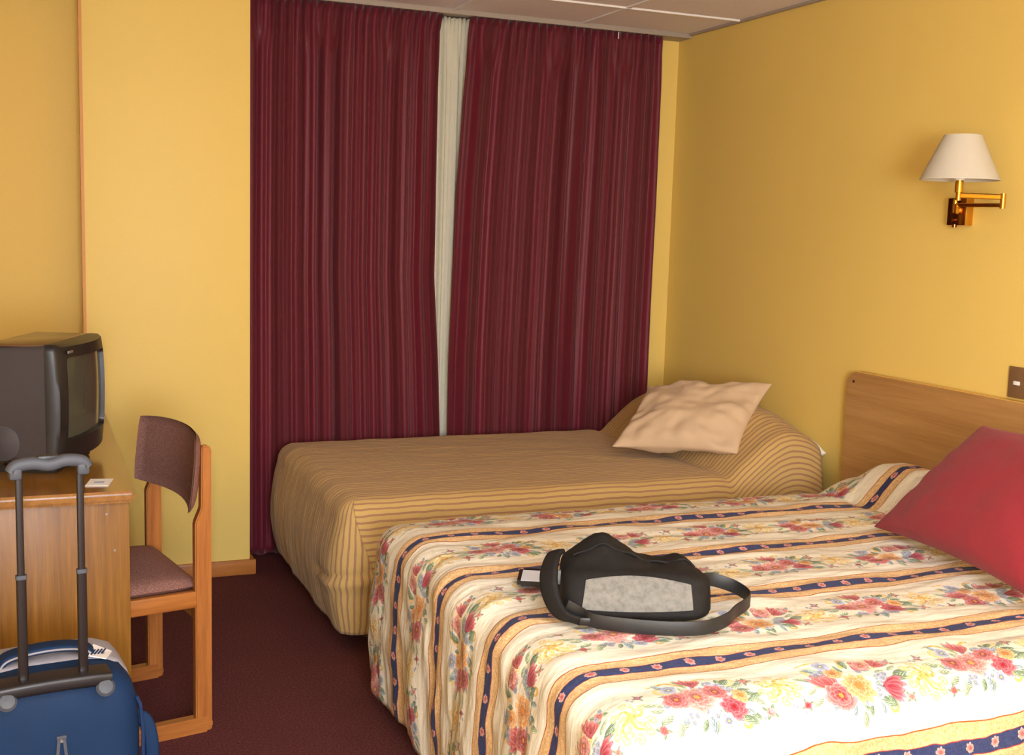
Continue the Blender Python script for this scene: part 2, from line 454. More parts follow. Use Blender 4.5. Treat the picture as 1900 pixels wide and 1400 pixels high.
    def acanthus(x, y, s, fl_):
        for k, (a, L) in enumerate(((-2.7, 44), (-2.1, 50), (-1.55, 56), (-1.0, 50), (-.45, 42), (2.5, 40), (1.6, 46), (.8, 38))):
            aa = a if fl_ > 0 else math.pi-a
            ex = x+math.cos(aa)*L*m*s; ey = y+math.sin(aa)*L*.8*m*s
            mx = (x+ex)/2+math.sin(aa)*13*m*s*fl_; my = (y+ey)/2-math.cos(aa)*13*m*s*fl_
            stroke([(x, y), (mx, my), (ex, ey)], 5.0*m*s, 1.0*m*s, GOLD if k % 2 else LGOLD, .9, GRIM)
            spiral(ex, ey, 10*m*s, 1.25, aa+math.pi, fl_ if k % 2 else -fl_, 2.0*m*s, .9*m, LGOLD, GRIM)
            for q in (.35, .6, .8):
                leaf(x+(ex-x)*q+math.sin(aa)*6*m*fl_, y+(ey-y)*q-math.cos(aa)*6*m*fl_, 14*m*s, aa+.9*fl_*(1 if k % 2 else -1), (.84, .70, .42), .45)
    # centre line of the flower band lies at TW/2; the stripe straddles row 0
    cy = H/2
    X1, X2 = .235*Wd, .735*Wd
    m0 = m
    for (bx, by, typ) in ((X1, cy-6*m, 0), (X2, cy+4*m, 1)):
        m = m0
        # gold scroll work under the bouquet
        spiral(bx+74*m, by+52*m, 19*m, 1.5, -2.2, 1, 5*m, 1.6*m, LGOLD, GRIM)
        spiral(bx-70*m, by+50*m, 16*m, 1.4, -.8, -1, 4.5*m, 1.6*m, LGOLD, GRIM)
        spiral(bx+64*m, by-58*m, 13*m, 1.4, 2.2, -1, 3.5*m, 1.3*m, GOLD, GRIM)
        stroke([(bx-66*m, by-34*m), (bx-92*m, by-60*m), (bx-112*m, by-44*m), (bx-104*m, by-20*m)], 1.6*m, .8*m, LGOLD, 1, None)
        stroke([(bx+30*m, by+58*m), (bx+78*m, by+80*m), (bx+118*m, by+62*m), (bx+128*m, by+34*m)], 1.4*m, .8*m, GOLD)
        stroke([(bx-20*m, by+50*m), (bx-44*m, by+78*m), (bx-84*m, by+76*m)], 4.5*m, 1.5*m, GOLD, 1, GRIM)
        stroke([(bx+8*m, by+50*m), (bx+22*m, by+80*m), (bx+46*m, by+84*m)], 5*m, 1.5*m, GOLD, 1, GRIM)
        # leaves
        m = m0*1.42
        for k in range(46):
            a = rng.uniform(0, 6.28); rr = rng.uniform(22, 50)
            leaf(bx+math.cos(a)*rr*1.5*m, by+math.sin(a)*rr*.9*m, rng.uniform(18, 28)*m, a+rng.uniform(-.5, .5), rng.choice((GRN, GRN2, BLG)), .5)
        for k in range(26):
            a = rng.uniform(0, 6.28)
            flower(bx+math.cos(a)*rng.uniform(30, 62)*m, by+math.sin(a)*rng.uniform(22, 42)*m, 7*m, BLU, 5, a)
        if typ == 0:
            tulip(bx-40*m, by-14*m, 24*m, math.pi*.55, RED); flower(bx-34*m, by-20*m, 23*m, RED, 6, .3)
            flower(bx+4*m, by-8*m, 27*m, ORG, 9, .1)
            flower(bx-18*m, by+22*m, 15*m, ORG, 6, .8); flower(bx-24*m, by+42*m, 15*m, BLU, 6, .2)
            tulip(bx+22*m, by+26*m, 19*m, .5, PINK)
            tulip(bx+44*m, by-12*m, 21*m, -.35, ROSE); tulip(bx+56*m, by+26*m, 17*m, .7, RED)
            flower(bx+40*m, by+36*m, 15*m, PINK, 6, 1.1)
        else:
            flower(bx-12*m, by+2*m, 30*m, PINK, 9, .4); flower(bx-44*m, by+4*m, 20*m, RED, 6, .2)
            flower(bx+22*m, by+14*m, 20*m, RED, 7, .8); flower(bx+34*m, by-18*m, 20*m, ROSE, 7, 1.2)
            flower(bx+54*m, by+2*m, 15*m, ORG, 6, .5); tulip(bx-2*m, by+30*m, 19*m, 1.4, RED)
            flower(bx-38*m, by+34*m, 14*m, BLU, 6, .5); flower(bx+18*m, by-36*m, 12*m, BLU, 6, .9)
    m = m0
    # between bouquets
    for (bx, s_) in ((.5*(X1+X2)/1, 1), (.5*(X1+X2)+.5*Wd, -1)):
        acanthus(bx, cy-14*m*s_, 1.0, s_)
        small(bx-44*m, cy+44*m*s_, 11*m, PINK, .4); small(bx+40*m, cy+46*m*s_, 9*m, ROSE, 1.4)
        small(bx+52*m*s_, cy-50*m*s_, 10*m, RED, .9); small(bx-54*m, cy-52*m*s_, 8*m, PINK, .2)
        sprig(bx-20*m, cy+46*m*s_, .3*s_, 6, 7, .25, .8); sprig(bx+8*m, cy-66*m*s_, 2.8, 5, 7, -.2, .7, BLG)
        stroke([(bx-38*m, cy+40*m*s_), (bx-8*m, cy+62*m*s_), (bx+34*m, cy+44*m*s_)], 1.2*m, .8*m, LGOLD)
        for k in range(5): flower(bx+rng.uniform(-60, 60)*m, cy+rng.uniform(30, 62)*m*s_, 5*m, BLU, 5, k)
    # stripe: gold, red line, navy with little roses, gold, brown line
    dist = np.minimum(yy, H-yy)                   # 0 at the stripe's middle
    sgn_ = np.where(yy < H/2, 1, -1)
    wav = 1.5*m*np.sin(xx/Wd*2*math.pi*9)+.8*m*np.sin(xx/Wd*2*math.pi*17+1)
    nv = 15.5*m+wav*.5; gd = 48*m
    nz = npn(110, 5)
    gcol = np.stack([.78+.10*nz, .62+.13*nz, .40+.18*nz], -1).astype(np.float32)
    def over(mask, col):
        a = np.clip(mask, 0, 1)[..., None]; img[:] = img*(1-a)+col*a
    over((gd-dist), gcol)
    over(1.6*m-abs(dist-gd), np.asarray((.62, .30, .12), np.float32))
    navy = np.stack([.17+.05*nz, .20+.05*nz, .34+.06*nz], -1).astype(np.float32)
    over(nv-dist, navy)
    over(1.1*m-abs(dist-nv), np.asarray((.60, .20, .20), np.float32))
    for k in range(9):
        x = (k+.5)*Wd/9; y = 0
        for q in range(6): leaf(x, y, 13*m, q*1.05+.2, (.42, .42, .36), .45)
        flower(x, y, 12*m, PINK, 7, k)
        flower(x+1*m, y, 6*m, RED, 6, k)
    img *= (1+.16*(npn(150, 9)-.5)*(1-np.clip((img.min(-1)-.62)*6, 0, 1)))[..., None]
    return np.clip(img, 0, 1)
def floral_mat():
    img = paint_floral(); H, Wd = img.shape[:2]
    lin = np.where(img <= .04045, img/12.92, ((img+.055)/1.055)**2.4)
    px = np.ones((H, Wd, 4), np.float32); px[..., :3] = lin
    im = bpy.data.images.new('floral_print', Wd, H, float_buffer=True)
    im.colorspace_settings.name = 'Non-Color'
    im.pixels.foreach_set(px.ravel()); im.update(); im.pack()
    t = NT('cream_floral_cotton')
    def smp(nm):
        uv = t.new('ShaderNodeUVMap'); uv.uv_map = nm
        v = t.coord('Object')
        mp = t.new('ShaderNodeMapping'); mp.inputs['Scale'].default_value = (1/TL, 1/TW, 1); mp.inputs['Location'].default_value = (0, -2.967/TW, 0)
        wn = t.new('ShaderNodeTexNoise'); wn.inputs['Scale'].default_value = 9; wn.inputs['Detail'].default_value = 2
        t.l.new(t.coord('Object'), wn.inputs['Vector'])
        sb_ = t.new('ShaderNodeVectorMath', operation='SUBTRACT'); t.l.new(wn.outputs['Color'], sb_.inputs[0]); sb_.inputs[1].default_value = (.5, .5, .5)
        ml = t.new('ShaderNodeVectorMath', operation='MULTIPLY_ADD'); t.l.new(sb_.outputs[0], ml.inputs[0])
        ml.inputs[1].default_value = (.016, .022, 0); t.l.new(uv.outputs[0], ml.inputs[2])
        t.l.new(ml.outputs[0], mp.inputs[0])
        tx = t.new('ShaderNodeTexImage'); tx.image = im; tx.interpolation = 'Cubic'
        t.l.new(mp.outputs[0], tx.inputs[0]); return tx.outputs[0]
    a = smp('UVMap'); b = smp('side')
    uv = t.new('ShaderNodeUVMap'); uv.uv_map = 'seam'
    sp = t.new('ShaderNodeSeparateXYZ'); t.l.new(uv.outputs[0], sp.inputs[0])
    col = t.mix(t.math('GREATER_THAN', sp.outputs[0], 0), a, b)
    v = t.coord('Object', (7, 22, 7), (0, 0, R_(28)))
    n1 = t.noise(v, 1.0, 3, .5, .3); fn = t.noise(t.coord('Object'), 600, 2, .5)
    bb = t.bump(n1, .75, .013)
    t.bump(fn, .15, .0005, bb)
    return t.fin(col, .75, 0, .2, .05)
m_floral = floral_mat()

# ------------------------------------------------------------------ room
XL, XR, YF, YB, ZC = -.46, 2.87, -3.2, 4.95, 2.35
def struct(o): o['kind'] = 'structure'; return o
struct(box('floor', (XL-.1, YF-.1, -.1), (XR+.1, YB+.1, 0), m_carpet))
struct(box('wall_right', (XR, YF-.1, 0), (XR+.1, YB+.1, ZC+.1), m_wall))
struct(box('wall_back', (XL-.1, YB, 0), (XR, YB+.1, ZC+.1), m_wall))
struct(box('wall_left', (XL-.1, YF-.1, 0), (XL, YB, ZC+.1), m_wall))
struct(box('wall_front', (XL, YF-.1, 0), (XR, YF, ZC+.1), m_front))
struct(box('wall_recess', (XL, 4.80, 0), (.19, YB-.001, ZC), m_wall_o))
PX0, PX1, PY = .18, .795, 4.62
struct(box('wall_pier', (PX0, PY, 0), (PX1, YB-.001, ZC), m_wall, bev=.004, seg=2))
t = struct(box('corner_shade_line', (PX0-.005, PY-.008, .058), (PX0+.006, PY+.004, ZC-.001), simple('corner_shade', srgb(206, 140, 66), .5, .05, 20, 0)))  # darker strip painted in for the slight shadow along the pier's corner
# baseboards
struct(box('baseboard_pier', (PX0-.014, PY-.016, 0), (PX1+.022, PY-.0005, .062), m_base, bev=.004))
struct(box('baseboard_pier_side', (PX1+.0005, PY, 0), (PX1+.018, YB-.02, .062), m_base, bev=.004))
struct(box('baseboard_back', (PX1+.02, YB-.016, 0), (XR-.001, YB-.0005, .062), m_base, bev=.004))
struct(box('baseboard_recess', (XL+.001, 4.784, 0), (PX0-.02, 4.7995, .062), m_base, bev=.004))
struct(box('baseboard_right', (XR-.014, YF, 0), (XR-.0005, YB-.02, .062), m_base, bev=.004))
# ceiling: slab, tiles, rails
ce = struct(box('ceiling', (XL-.1, YF-.1, ZC+.012), (XR+.1, YB+.1, ZC+.12), m_ceil))
YE = 4.83
xs = [XL+.001]+[2.305-.61*k for k in range(4, -1, -1) if 2.305-.61*k > XL]+[XR-.001]
ys = [YF+.001]+[4.414-.61*k for k in range(13, -1, -1) if 4.414-.61*k > YF]+[YE]
tile_me = {}
for i in range(len(xs)-1):
    for j in range(len(ys)-1):
        a, b = xs[i]+.004, xs[i+1]-.004; c, d = ys[j]+.004, ys[j+1]-.004
        key = (round(b-a, 3), round(d-c, 3))
        if key not in tile_me:
            bm = bmesh.new(); add_box(bm, (-(b-a)/2, -(d-c)/2, -.009), ((b-a)/2, (d-c)/2, .009))
            bmesh.ops.bevel(bm, geom=[e for e in bm.edges if all(v.co.z < 0 for v in e.verts)], offset=.004, segments=1, affect='EDGES')
            o = bmo('ceiling_tile', bm, m_ceil, ce, local=True); tile_me[key] = o.data
        else:
            o = bpy.data.objects.new('ceiling_tile', tile_me[key]); link(o, ce)
        o.location = Vector(((a+b)/2, (c+d)/2, ZC+.003)) - ce.location
for x in xs[1:-1]: box('ceiling_rail', (x-.009, YF+.002, ZC-.012), (x+.009, YE, ZC-.004), m_tbar, ce, bev=.0015, seg=1)
for y in ys[1:-1]: box('ceiling_rail', (XL+.002, y-.009, ZC-.0135), (XR-.002, y+.009, ZC-.0045), m_tbar, ce, bev=.0015, seg=1)
struct(box('trim_2', (XR-.02, YF, ZC-.016), (XR-.0005, YE, ZC-.005), m_trim, bev=.002, seg=1))
struct(box('trim_3', (PX1+.005, YE, ZC-.026), (XR-.001, YB-.001, ZC+.01), m_trim, bev=.002, seg=1))
struct(box('trim_4', (XL, PY+.0, ZC-.02), (PX0-.001, 4.799, ZC+.01), m_trim))

# ------------------------------------------------------------------ curtains
def cloth_panel(name, xa, xb, y0, z0, z1, mat, nfold, amp, seed, parent=None, gather=.10, thick=.003, edgeL=None, edgeR=None, nz=60, step=.006, flat=0):
    """xa,xb: functions of z giving the panel's left and right edges"""
    rng = random.Random(seed)
    ph = [rng.uniform(0, 6.28) for _ in range(9)]
    nx = int((xb(1.2)-xa(1.2))/step)
    vs = []; uv = []
    for j in range(nz+1):
        z = z0+(z1-z0)*(j/nz)
        top = max(0, (z-(z1-gather))/gather)
        for i in range(nx+1):
            s = i/nx
            x = xa(z)+(xb(z)-xa(z))*s
            k = s*nfold*2*math.pi
            warp = .9*math.sin(s*9+ph[0])+.7*math.sin(s*23+ph[1]+.25*(z-1.2))
            a = amp*(.55+.45*math.sin(s*13+ph[2]))
            y = a*math.sin(k+warp+ph[3])+amp*.35*math.sin(k*2.3+ph[4]+.5*math.sin(z*1.7+ph[5]))
            y += amp*.25*math.sin(s*61+ph[6]+.6*z)*(1.2-.4*z/z1)
            y += .5*amp*noise.noise(Vector((s*nfold*.5, z*1.3, seed)))
            # header: pencil pleats and a stitched tape line
            hd = .45*amp*math.sin(s*nfold*2*math.pi*2.6+ph[7])
            kk = min(1, max(0, (z-(z1-.22))/.14))
            y = y*(1-kk*.7)+hd*kk
            if abs(z-(z1-.065)) < .022: y += .004*(1-abs(z-(z1-.065))/.022)
            dz = 0
            if j == nz: dz = .003*math.sin(s*nfold*13+ph[8])*1.0
            if j == 0: dz = .004*math.sin(s*nfold*6)
            vs.append((x, y0+y, z+dz)); uv.append(s*(xb(1.2)-xa(1.2))*1.35+seed*.37)
    fs = []
    for j in range(nz):
        for i in range(nx):
            a = j*(nx+1)+i; fs.append([a, a+1, a+nx+2, a+nx+1])
    o = mobj(name, vs, fs, mat, parent)
    ul = o.data.uv_layers.new(name='UVMap')
    z_ = o.data.vertices
    dat = np.zeros(len(o.data.loops)*2, np.float32)
    li = np.zeros(len(o.data.loops), np.int32); o.data.loops.foreach_get('vertex_index', li)
    dat[0::2] = np.array(uv)[li]; dat[1::2] = np.array([v[2] for v in vs])[li]
    ul.data.foreach_set('uv', dat)
    so = o.modifiers.new('t', 'SOLIDIFY'); so.thickness = thick; so.offset = 1
    return o
def interp(tab):
    tab = sorted(tab)
    def f(z):
        if z <= tab[0][0]: return tab[0][1]
        for (a, b), (c, d) in zip(tab, tab[1:]):
            if z <= c: return b+(d-b)*(z-a)/(c-a)
        return tab[-1][1]
    return f
gapL = interp([(.0, 1.675), (.5, 1.668), (.85, 1.652), (1.2, 1.628), (1.6, 1.628), (2.0, 1.628), (2.25, 1.633), (2.33, 1.648)])
gapR = interp([(.0, 1.70), (.5, 1.705), (.85, 1.703), (1.2, 1.712), (1.6, 1.722), (2.0, 1.745), (2.25, 1.766), (2.33, 1.775)])
cl = cloth_panel('curtain', interp([(0, .803), (2.3, .803)]), gapL, 4.845, .012, 2.322, m_curtain, 10, .019, 3)
tag(cl, 'burgundy satin-striped curtain hanging left of the pale gap, beside the yellow pier', 'curtain', 'burgundy curtains')
cr = cloth_panel('curtain', gapR, interp([(0, 2.715), (2.3, 2.725)]), 4.845, .012, 2.322, m_curtain, 10, .019, 8)
tag(cr, 'burgundy satin-striped curtain hanging right of the pale gap, reaching the room corner', 'curtain', 'burgundy curtains')
cyl('curtain_hook', (2.472, 4.806, 2.285), (2.472, 4.806, 2.315), .0022, m_white, cr, 8)
sh = cloth_panel('curtain_lining', interp([(0, 1.60), (2.3, 1.60)]), interp([(0, 1.80), (2.3, 1.83)]), 4.895, .02, 2.318, m_sheer, 5, .011, 5, gather=.12, step=.003)
tag(sh, 'cream pleated lining curtain showing in the narrow gap between the burgundy curtains', 'curtain')
# strip of lining seen at the right edge of the right curtain
se = cloth_panel('curtain_lining', interp([(0, 2.65), (2.3, 2.65)]), interp([(0, 2.716), (1.7, 2.722), (1.9, 2.732), (2.2, 2.733), (2.3, 2.722)]), 4.895, .02, 2.318, m_sheer, 2, .008, 6, step=.003)
tag(se, 'thin cream lining edge peeping out right of the right burgundy curtain', 'curtain')

# ------------------------------------------------------------------ beds
def sstep(a, b, x):
    t_ = min(1, max(0, (x-a)/(b-a))); return t_*t_*(3-2*t_)
def spread(name, x0, x1, y0, y1, zt, hem, R, hfun, mat, seamk, seed, flare=.06, wav=.012, step=.0125, wr=.004, mitre=True, tuck=0, skirt_head=.12, bulge=.02):
    """bedspread over the rectangle x0..x1 (foot..head), y0..y1: top sheet, bent edge, hanging skirt"""
    ix0, ix1, iy0, iy1 = x0+R, x1-R*.4, y0+R, y1-R
    nx = int((ix1-ix0)/step); ny = int((iy1-iy0)/step)
    vs = []; uA = []; uB = []; uS = []; fs = []
    sd = Vector((seed*3.1, seed*1.7, 0))
    def wrin(p, s=1.0):
        q = Vector((p[0]*5.0, p[1]*9.0, p[2]*5))+sd
        a = noise.noise(q)*.55
        q2 = Matrix.Rotation(.55, 3, 'Z') @ Vector((p[0]*7, p[1]*30, p[2]*9))+sd
        return (a+.45*noise.noise(q2))*wr*2*s
    def top(x, y):
        return zt+hfun(x, y)+wrin((x, y, 0))
    for j in range(ny+1):
        for i in range(nx+1):
            x = ix0+(ix1-ix0)*i/nx; y = iy0+(iy1-iy0)*j/ny
            vs.append((x, y, top(x, y))); uA.append((x, y)); uB.append((x, y)); uS.append(1.)
    for j in range(ny):
        for i in range(nx):
            a = j*(nx+1)+i; fs.append([a, a+1, a+nx+2, a+nx+1])
    # perimeter from the head end of the near side, round the foot, to the head end of the far side
    per = []; nc = 12
    for i in range(nx, -1, -1): per.append((ix0+(ix1-ix0)*i/nx, iy0, 0, -1, i))
    for k in range(1, nc): a = R_(270-90*k/nc); per.append((ix0, iy0, math.cos(a), math.sin(a), 0))
    for j in range(0, ny+1): per.append((ix0, iy0+(iy1-iy0)*j/ny, -1, 0, j*(nx+1)))
    for k in range(1, nc): a = R_(180-90*k/nc); per.append((ix0, iy1, math.cos(a), math.sin(a), ny*(nx+1)))
    for i in range(0, nx+1): per.append((ix0+(ix1-ix0)*i/nx, iy1, 0, 1, ny*(nx+1)+i))
    Ro = R*1.25   # arclength radius used for printing round the corner
    arcs = []; s_ = 0; pp = None
    for q in per:
        pos = (q[0]+q[2]*Ro, q[1]+q[3]*Ro)
        if pp: s_ += math.hypot(pos[0]-pp[0], pos[1]-pp[1])
        arcs.append(s_); pp = pos
    kf = nx+nc                      # first point of the foot side
    base = arcs[kf]
    nd = 34; start = len(vs)
    bend = math.pi*R/2
    for k, (px, py, dx, dy, _i) in enumerate(per):
        zb = top(px, py)
        tot = (zb-R-hem)+bend
        av = iy0+(arcs[k]-base)
        for d in range(1, nd+1):
            s = tot*d/nd
            if s < bend: off = R*math.sin(s/R); dr = R*(1-math.cos(s/R))
            else:
                h = s-bend; hh = h/max(1e-3, tot-bend)
                off = R+flare*h*.3+bulge*math.sin(math.pi*min(1, hh*1.0)); dr = R+h
                off += wav*hh*(math.sin(arcs[k]*17+seed)+.6*math.sin(arcs[k]*31+2*seed))*.7
            off += wrin((px+dx*s, py+dy*s, s), 1.2)
            if tuck and nx-14 <= k <= kf+20:
                g = min(1, (k-nx+14)/8, (kf+20-k)/14); ss = s-.285-.10*(k-nx)/60
                off += tuck*g*(math.exp(-((ss-.022)/.018)**2)-.9*math.exp(-((ss+.004)/.010)**2))
            vs.append((px+dx*off, py+dy*off, zb-dr))
            inhead = 0
            uA.append((ix0-s, av))
            uB.append((px+dx*off, (iy0-s) if dy < 0 else (iy1+s)) if not (kf <= k <= kf+ny) else (ix0-s, av))
            if not mitre and (nx < k < kf or kf+ny < k < kf+ny+nc):
                uA[-1] = uB[-1] = (px+dx*s, py+dy*s)
            elif not mitre and (k <= nx or k >= kf+ny+nc):
                uA[-1] = uB[-1]; uB[-1] = (px, uB[-1][1]); uA[-1] = uB[-1]
            # side fabric beyond the mitred seam
            along = arcs[kf-nc]-arcs[k] if k < kf else (arcs[k]-arcs[kf+ny+nc] if k > kf+ny else -1)
            if k < kf: uS.append((along+.06)-seamk*(s+.0)-.0)
            elif k > kf+ny: uS.append((along+.06)-seamk*s)
            else: uS.append(1.)
    P = len(per)
    for k in range(P-1):
        a0, b0 = per[k][4], per[k+1][4]
        for d in range(nd):
            A = a0 if d == 0 else start+k*nd+d-1
            B = b0 if d == 0 else start+(k+1)*nd+d-1
            A2 = start+k*nd+d; B2 = start+(k+1)*nd+d
            fs.append([A, B, B2, A2] if A != B else [A, B2, A2])
    # head end: tuck down
    hs = len(vs)
    nh = 6
    for j in range(ny+1):
        y = iy0+(iy1-iy0)*j/ny; zb = top(ix1, y)
        for d in range(1, nh+1):
            s = d/nh; vs.append((ix1+R*.4*math.sin(s*math.pi/2), y, zb-R*.6*(1-math.cos(s*math.pi/2))-skirt_head*s*s))
            uA.append((ix1+s*(R+skirt_head), y)); uB.append(uA[-1]); uS.append(1.)
    for j in range(ny):
        for d in range(nh):
            A = j*(nx+1)+nx if d == 0 else hs+j*nh+d-1
            B = (j+1)*(nx+1)+nx if d == 0 else hs+(j+1)*nh+d-1
            fs.append([A, hs+j*nh+d, hs+(j+1)*nh+d, B])
    # the near-top cells take the side fabric's flag from their border smoothly
    o = mobj(name, vs, fs, mat)
    n = len(o.data.loops); li = np.zeros(n, np.int32); o.data.loops.foreach_get('vertex_index', li)
    for nm, arr in (('UVMap', uA), ('side', uB), ('seam', [(s, 0) for s in uS])):
        ul = o.data.uv_layers.new(name=nm); ul.data.foreach_set('uv', np.array(arr, np.float32)[li].ravel())
    # first skirt ring of the side faces: blend A coordinates (top) exactly as Y
    so = o.modifiers.new('t', 'SOLIDIFY'); so.thickness = .006; so.offset = -1
    return o
# striped single bed
SX0, SX1, SY0, SY1, SZ = .912, 2.832, 3.60, 4.72, .525
def h_str(x, y):
    crease = 2.42-.03*(y-3.6)/1.1
    up = sstep(crease-.02, crease+.26, x)**.75*(1-.95*sstep(2.62, 2.96, x)**2.0)
    side = .70+.30*sstep(3.60, 3.90, y)-.22*sstep(4.1, 4.7, y)
    dip = -.012*math.exp(-((x-crease)/.03)**2)
    return .215*up*side+dip
sp1 = spread('bedspread', SX0, SX1, SY0, SY1, SZ, .07, .07, h_str, m_striped, .34, 1, flare=-.04, wr=.0035, bulge=.03, wav=.004, tuck=.011)
tag(sp1, 'gold and mauve pinstriped bedspread on the single bed under the curtains', 'bedspread')
b1 = root('bed', (1.9, 4.16, 0), 'single bed under the pinstriped bedspread, its head against the yellow wall', 'bed')
box('mattress', (.99, 3.70, .28), (2.82, 4.64, .47), m_mattress, b1, bev=.04, seg=3)
box('bed_base', (1.01, 3.72, .10), (2.81, 4.62, .275), m_dkwood, b1, bev=.01)
for x in (1.06, 2.74):
    for y in (3.78, 4.56): cyl('leg', (x, y, 0), (x, y, .10), .022, m_dkwood, b1, 14)

# floral double bed
FX0, FX1, FY0, FY1, FZ = .915, 2.825, 1.70, 3.275, .565
def h_flo(x, y):
    crease = 2.50
    e = sstep(3.30, 3.02, y)*.85+.15
    up = sstep(crease-.02, crease+.16, x)*(1-.45*sstep(2.70, 2.83, x))
    return .115*up*e-.014*math.exp(-((x-crease)/.03)**2)*e - .02*sstep(3.05, 3.27, y)
sp2 = spread('bedspread', FX0, FX1, FY0, FY1, FZ, .05, .085, h_flo, m_floral, .34, 2, flare=.0, wr=.0068, bulge=.012, mitre=False)
tag(sp2, 'cream bedspread with rose bouquets and navy and gold bands on the near double bed', 'bedspread')
b2 = root('bed', (1.87, 2.45, 0), 'double bed hidden under the cream floral bedspread in front of the headboard', 'bed')
box('mattress', (1.03, 1.81, .28), (2.80, 3.16, .50), m_mattress, b2, bev=.04, seg=3)
box('bed_base', (1.05, 1.83, .10), (2.79, 3.14, .275), m_dkwood, b2, bev=.01)
for x in (1.1, 2.72):
    for y in (1.90, 3.07): cyl('leg', (x, y, 0), (x, y, .10), .022, m_dkwood, b2, 14)

# headboard
hb = root('headboard', (2.85, 2.5, .3), 'tan wood-grain laminate headboard on the wall behind the floral bed', 'headboard')
def rprism(name, pts, xlo, xhi, mat, parent):
    n = len(pts); vs = [(xlo, y, z) for y, z in pts]+[(xhi, y, z) for y, z in pts]
    fs = [list(range(n)), list(range(n, 2*n))[::-1]]+[[i, (i+1) % n+0, n+(i+1) % n, n+i][::-1] for i in range(n)]
    return mobj(name, vs, fs, mat, parent, True, angle=30)
def hb_pts(y0, y1, z0, z1, r, inset=0):
    y0 += inset; y1 -= inset; z1 -= inset; r = max(r-inset, .001)
    p = [(y0, z0)]
    for k in range(9): a = R_(180-90*k/8); p.append((y0+r+r*math.cos(a), z1-r+r*math.sin(a)))
    for k in range(9): a = R_(90-90*k/8); p.append((y1-r+r*math.cos(a), z1-r+r*math.sin(a)))
    p.append((y1, z0)); return p
rprism('panel', hb_pts(1.35, 3.52, .28, .932, .055, .0022), 2.832, 2.866, m_head, hb)
rprism('edge_strip', hb_pts(1.35, 3.52, .28, .932, .055), 2.8335, 2.8648, m_headedge, hb)
cyl('screw', (2.8325, 3.478, .893), (2.830, 3.478, .893), .005, m_black, hb, 12)

# white pillow under the striped spread, showing at the head
def cushion(name, A, B, Cc, D, thick, mat, pinch=.10, seed=0, n=36, wr=.006, nrm_flip=False, power=.55, sag=None):
    """cushion with corners A,B,C,D (counter-clockwise seen from its face)"""
    A, B, Cc, D = map(Vector, (A, B, Cc, D)); nrm = (B-A).cross(D-A).normalized()
    vs = []
    def P(u, v):
        # pull the edges in between the pointed corners
        eu = 1-pinch*(1-(2*u-1)**2)*abs(2*v-1)**3; ev = 1-pinch*(1-(2*v-1)**2)*abs(2*u-1)**3
        uu = .5+(u-.5)*ev; vv = .5+(v-.5)*eu
        return A*(1-uu)*(1-vv)+B*uu*(1-vv)+Cc*uu*vv+D*(1-uu)*vv
    def hgt(u, v):
        a = max(0, 1-abs(2*u-1)**2.4); b = max(0, 1-abs(2*v-1)**2.4)
        return (a*b)**power
    for side in (1, -1):
        for j in range(n+1):
            for i in range(n+1):
                u = i/n; v = j/n; h = hgt(u, v); p = P(u, v)
                cu = (u-.5); cv = (v-.5); r = math.hypot(cu, cv)
                ang = math.atan2(cv, cu)
                ridg = noise.noise(Vector((math.cos(ang)*3.4, math.sin(ang)*3.4, r*1.7+seed*5)))*max(0, min(1, (r-.12)*3))
                wv = (noise.noise(Vector((u*4+seed*7, v*4, side)))*.9+ridg*1.3+.45*noise.noise(Vector((u*10, v*10+seed, side+4))))*wr*min(1, h*2.0+.15)
                vs.append(p+nrm*side*(thick*.5*h+.0025)+nrm*wv+(nrm*0 if sag is None else Vector((0, 0, -sag*h))))
    N = (n+1)*(n+1); fs = []
    for j in range(n):
        for i in range(n):
            a = j*(n+1)+i; fs.append([a, a+1, a+n+2, a+n+1]); fs.append([N+a, N+a+n+1, N+a+n+2, N+a+1])
    rim = [i for i in range(n)]+[j*(n+1)+n for j in range(n)]+[n*(n+1)+n-i for i in range(n)]+[(n-j)*(n+1) for j in range(n)]
    for k in range(len(rim)):
        a, b = rim[k], rim[(k+1) % len(rim)]; fs.append([a, N+a, N+b, b])
    o = mobj(name, vs, fs, mat)
    s = o.modifiers.new('s', 'SUBSURF'); s.levels = 1; s.render_levels = 1
    return o
wp = cushion('pillow', (2.60, 3.74, .555), (2.866, 3.645, .585), (2.866, 4.50, .60), (2.6, 4.5, .58), .13, m_sheet, .0, 4, 24, power=.22)
tag(wp, 'white pillow peeping out from under the pinstriped bedspread at the wall', 'pillow')
pk = cushion('cushion', (2.13, 4.06, .568), (2.485, 3.70, .592), (2.755, 3.88, .832), (2.42, 4.30, .775), .13, m_pink, .08, 2, 44, wr=.017, power=.5)
tag(pk, 'pale pink rumpled cushion leaning on the head of the pinstriped bed', 'cushion')
rd = cushion('cushion', (2.28, 2.67, .580), (2.13, 1.93, .60), (2.44, 1.88, .95), (2.50, 2.50, .905), .15, m_red, .09, 3, 40, wr=.006, power=.5)
tag(rd, 'plain red cushion leaning on the head of the floral bed', 'cushion')

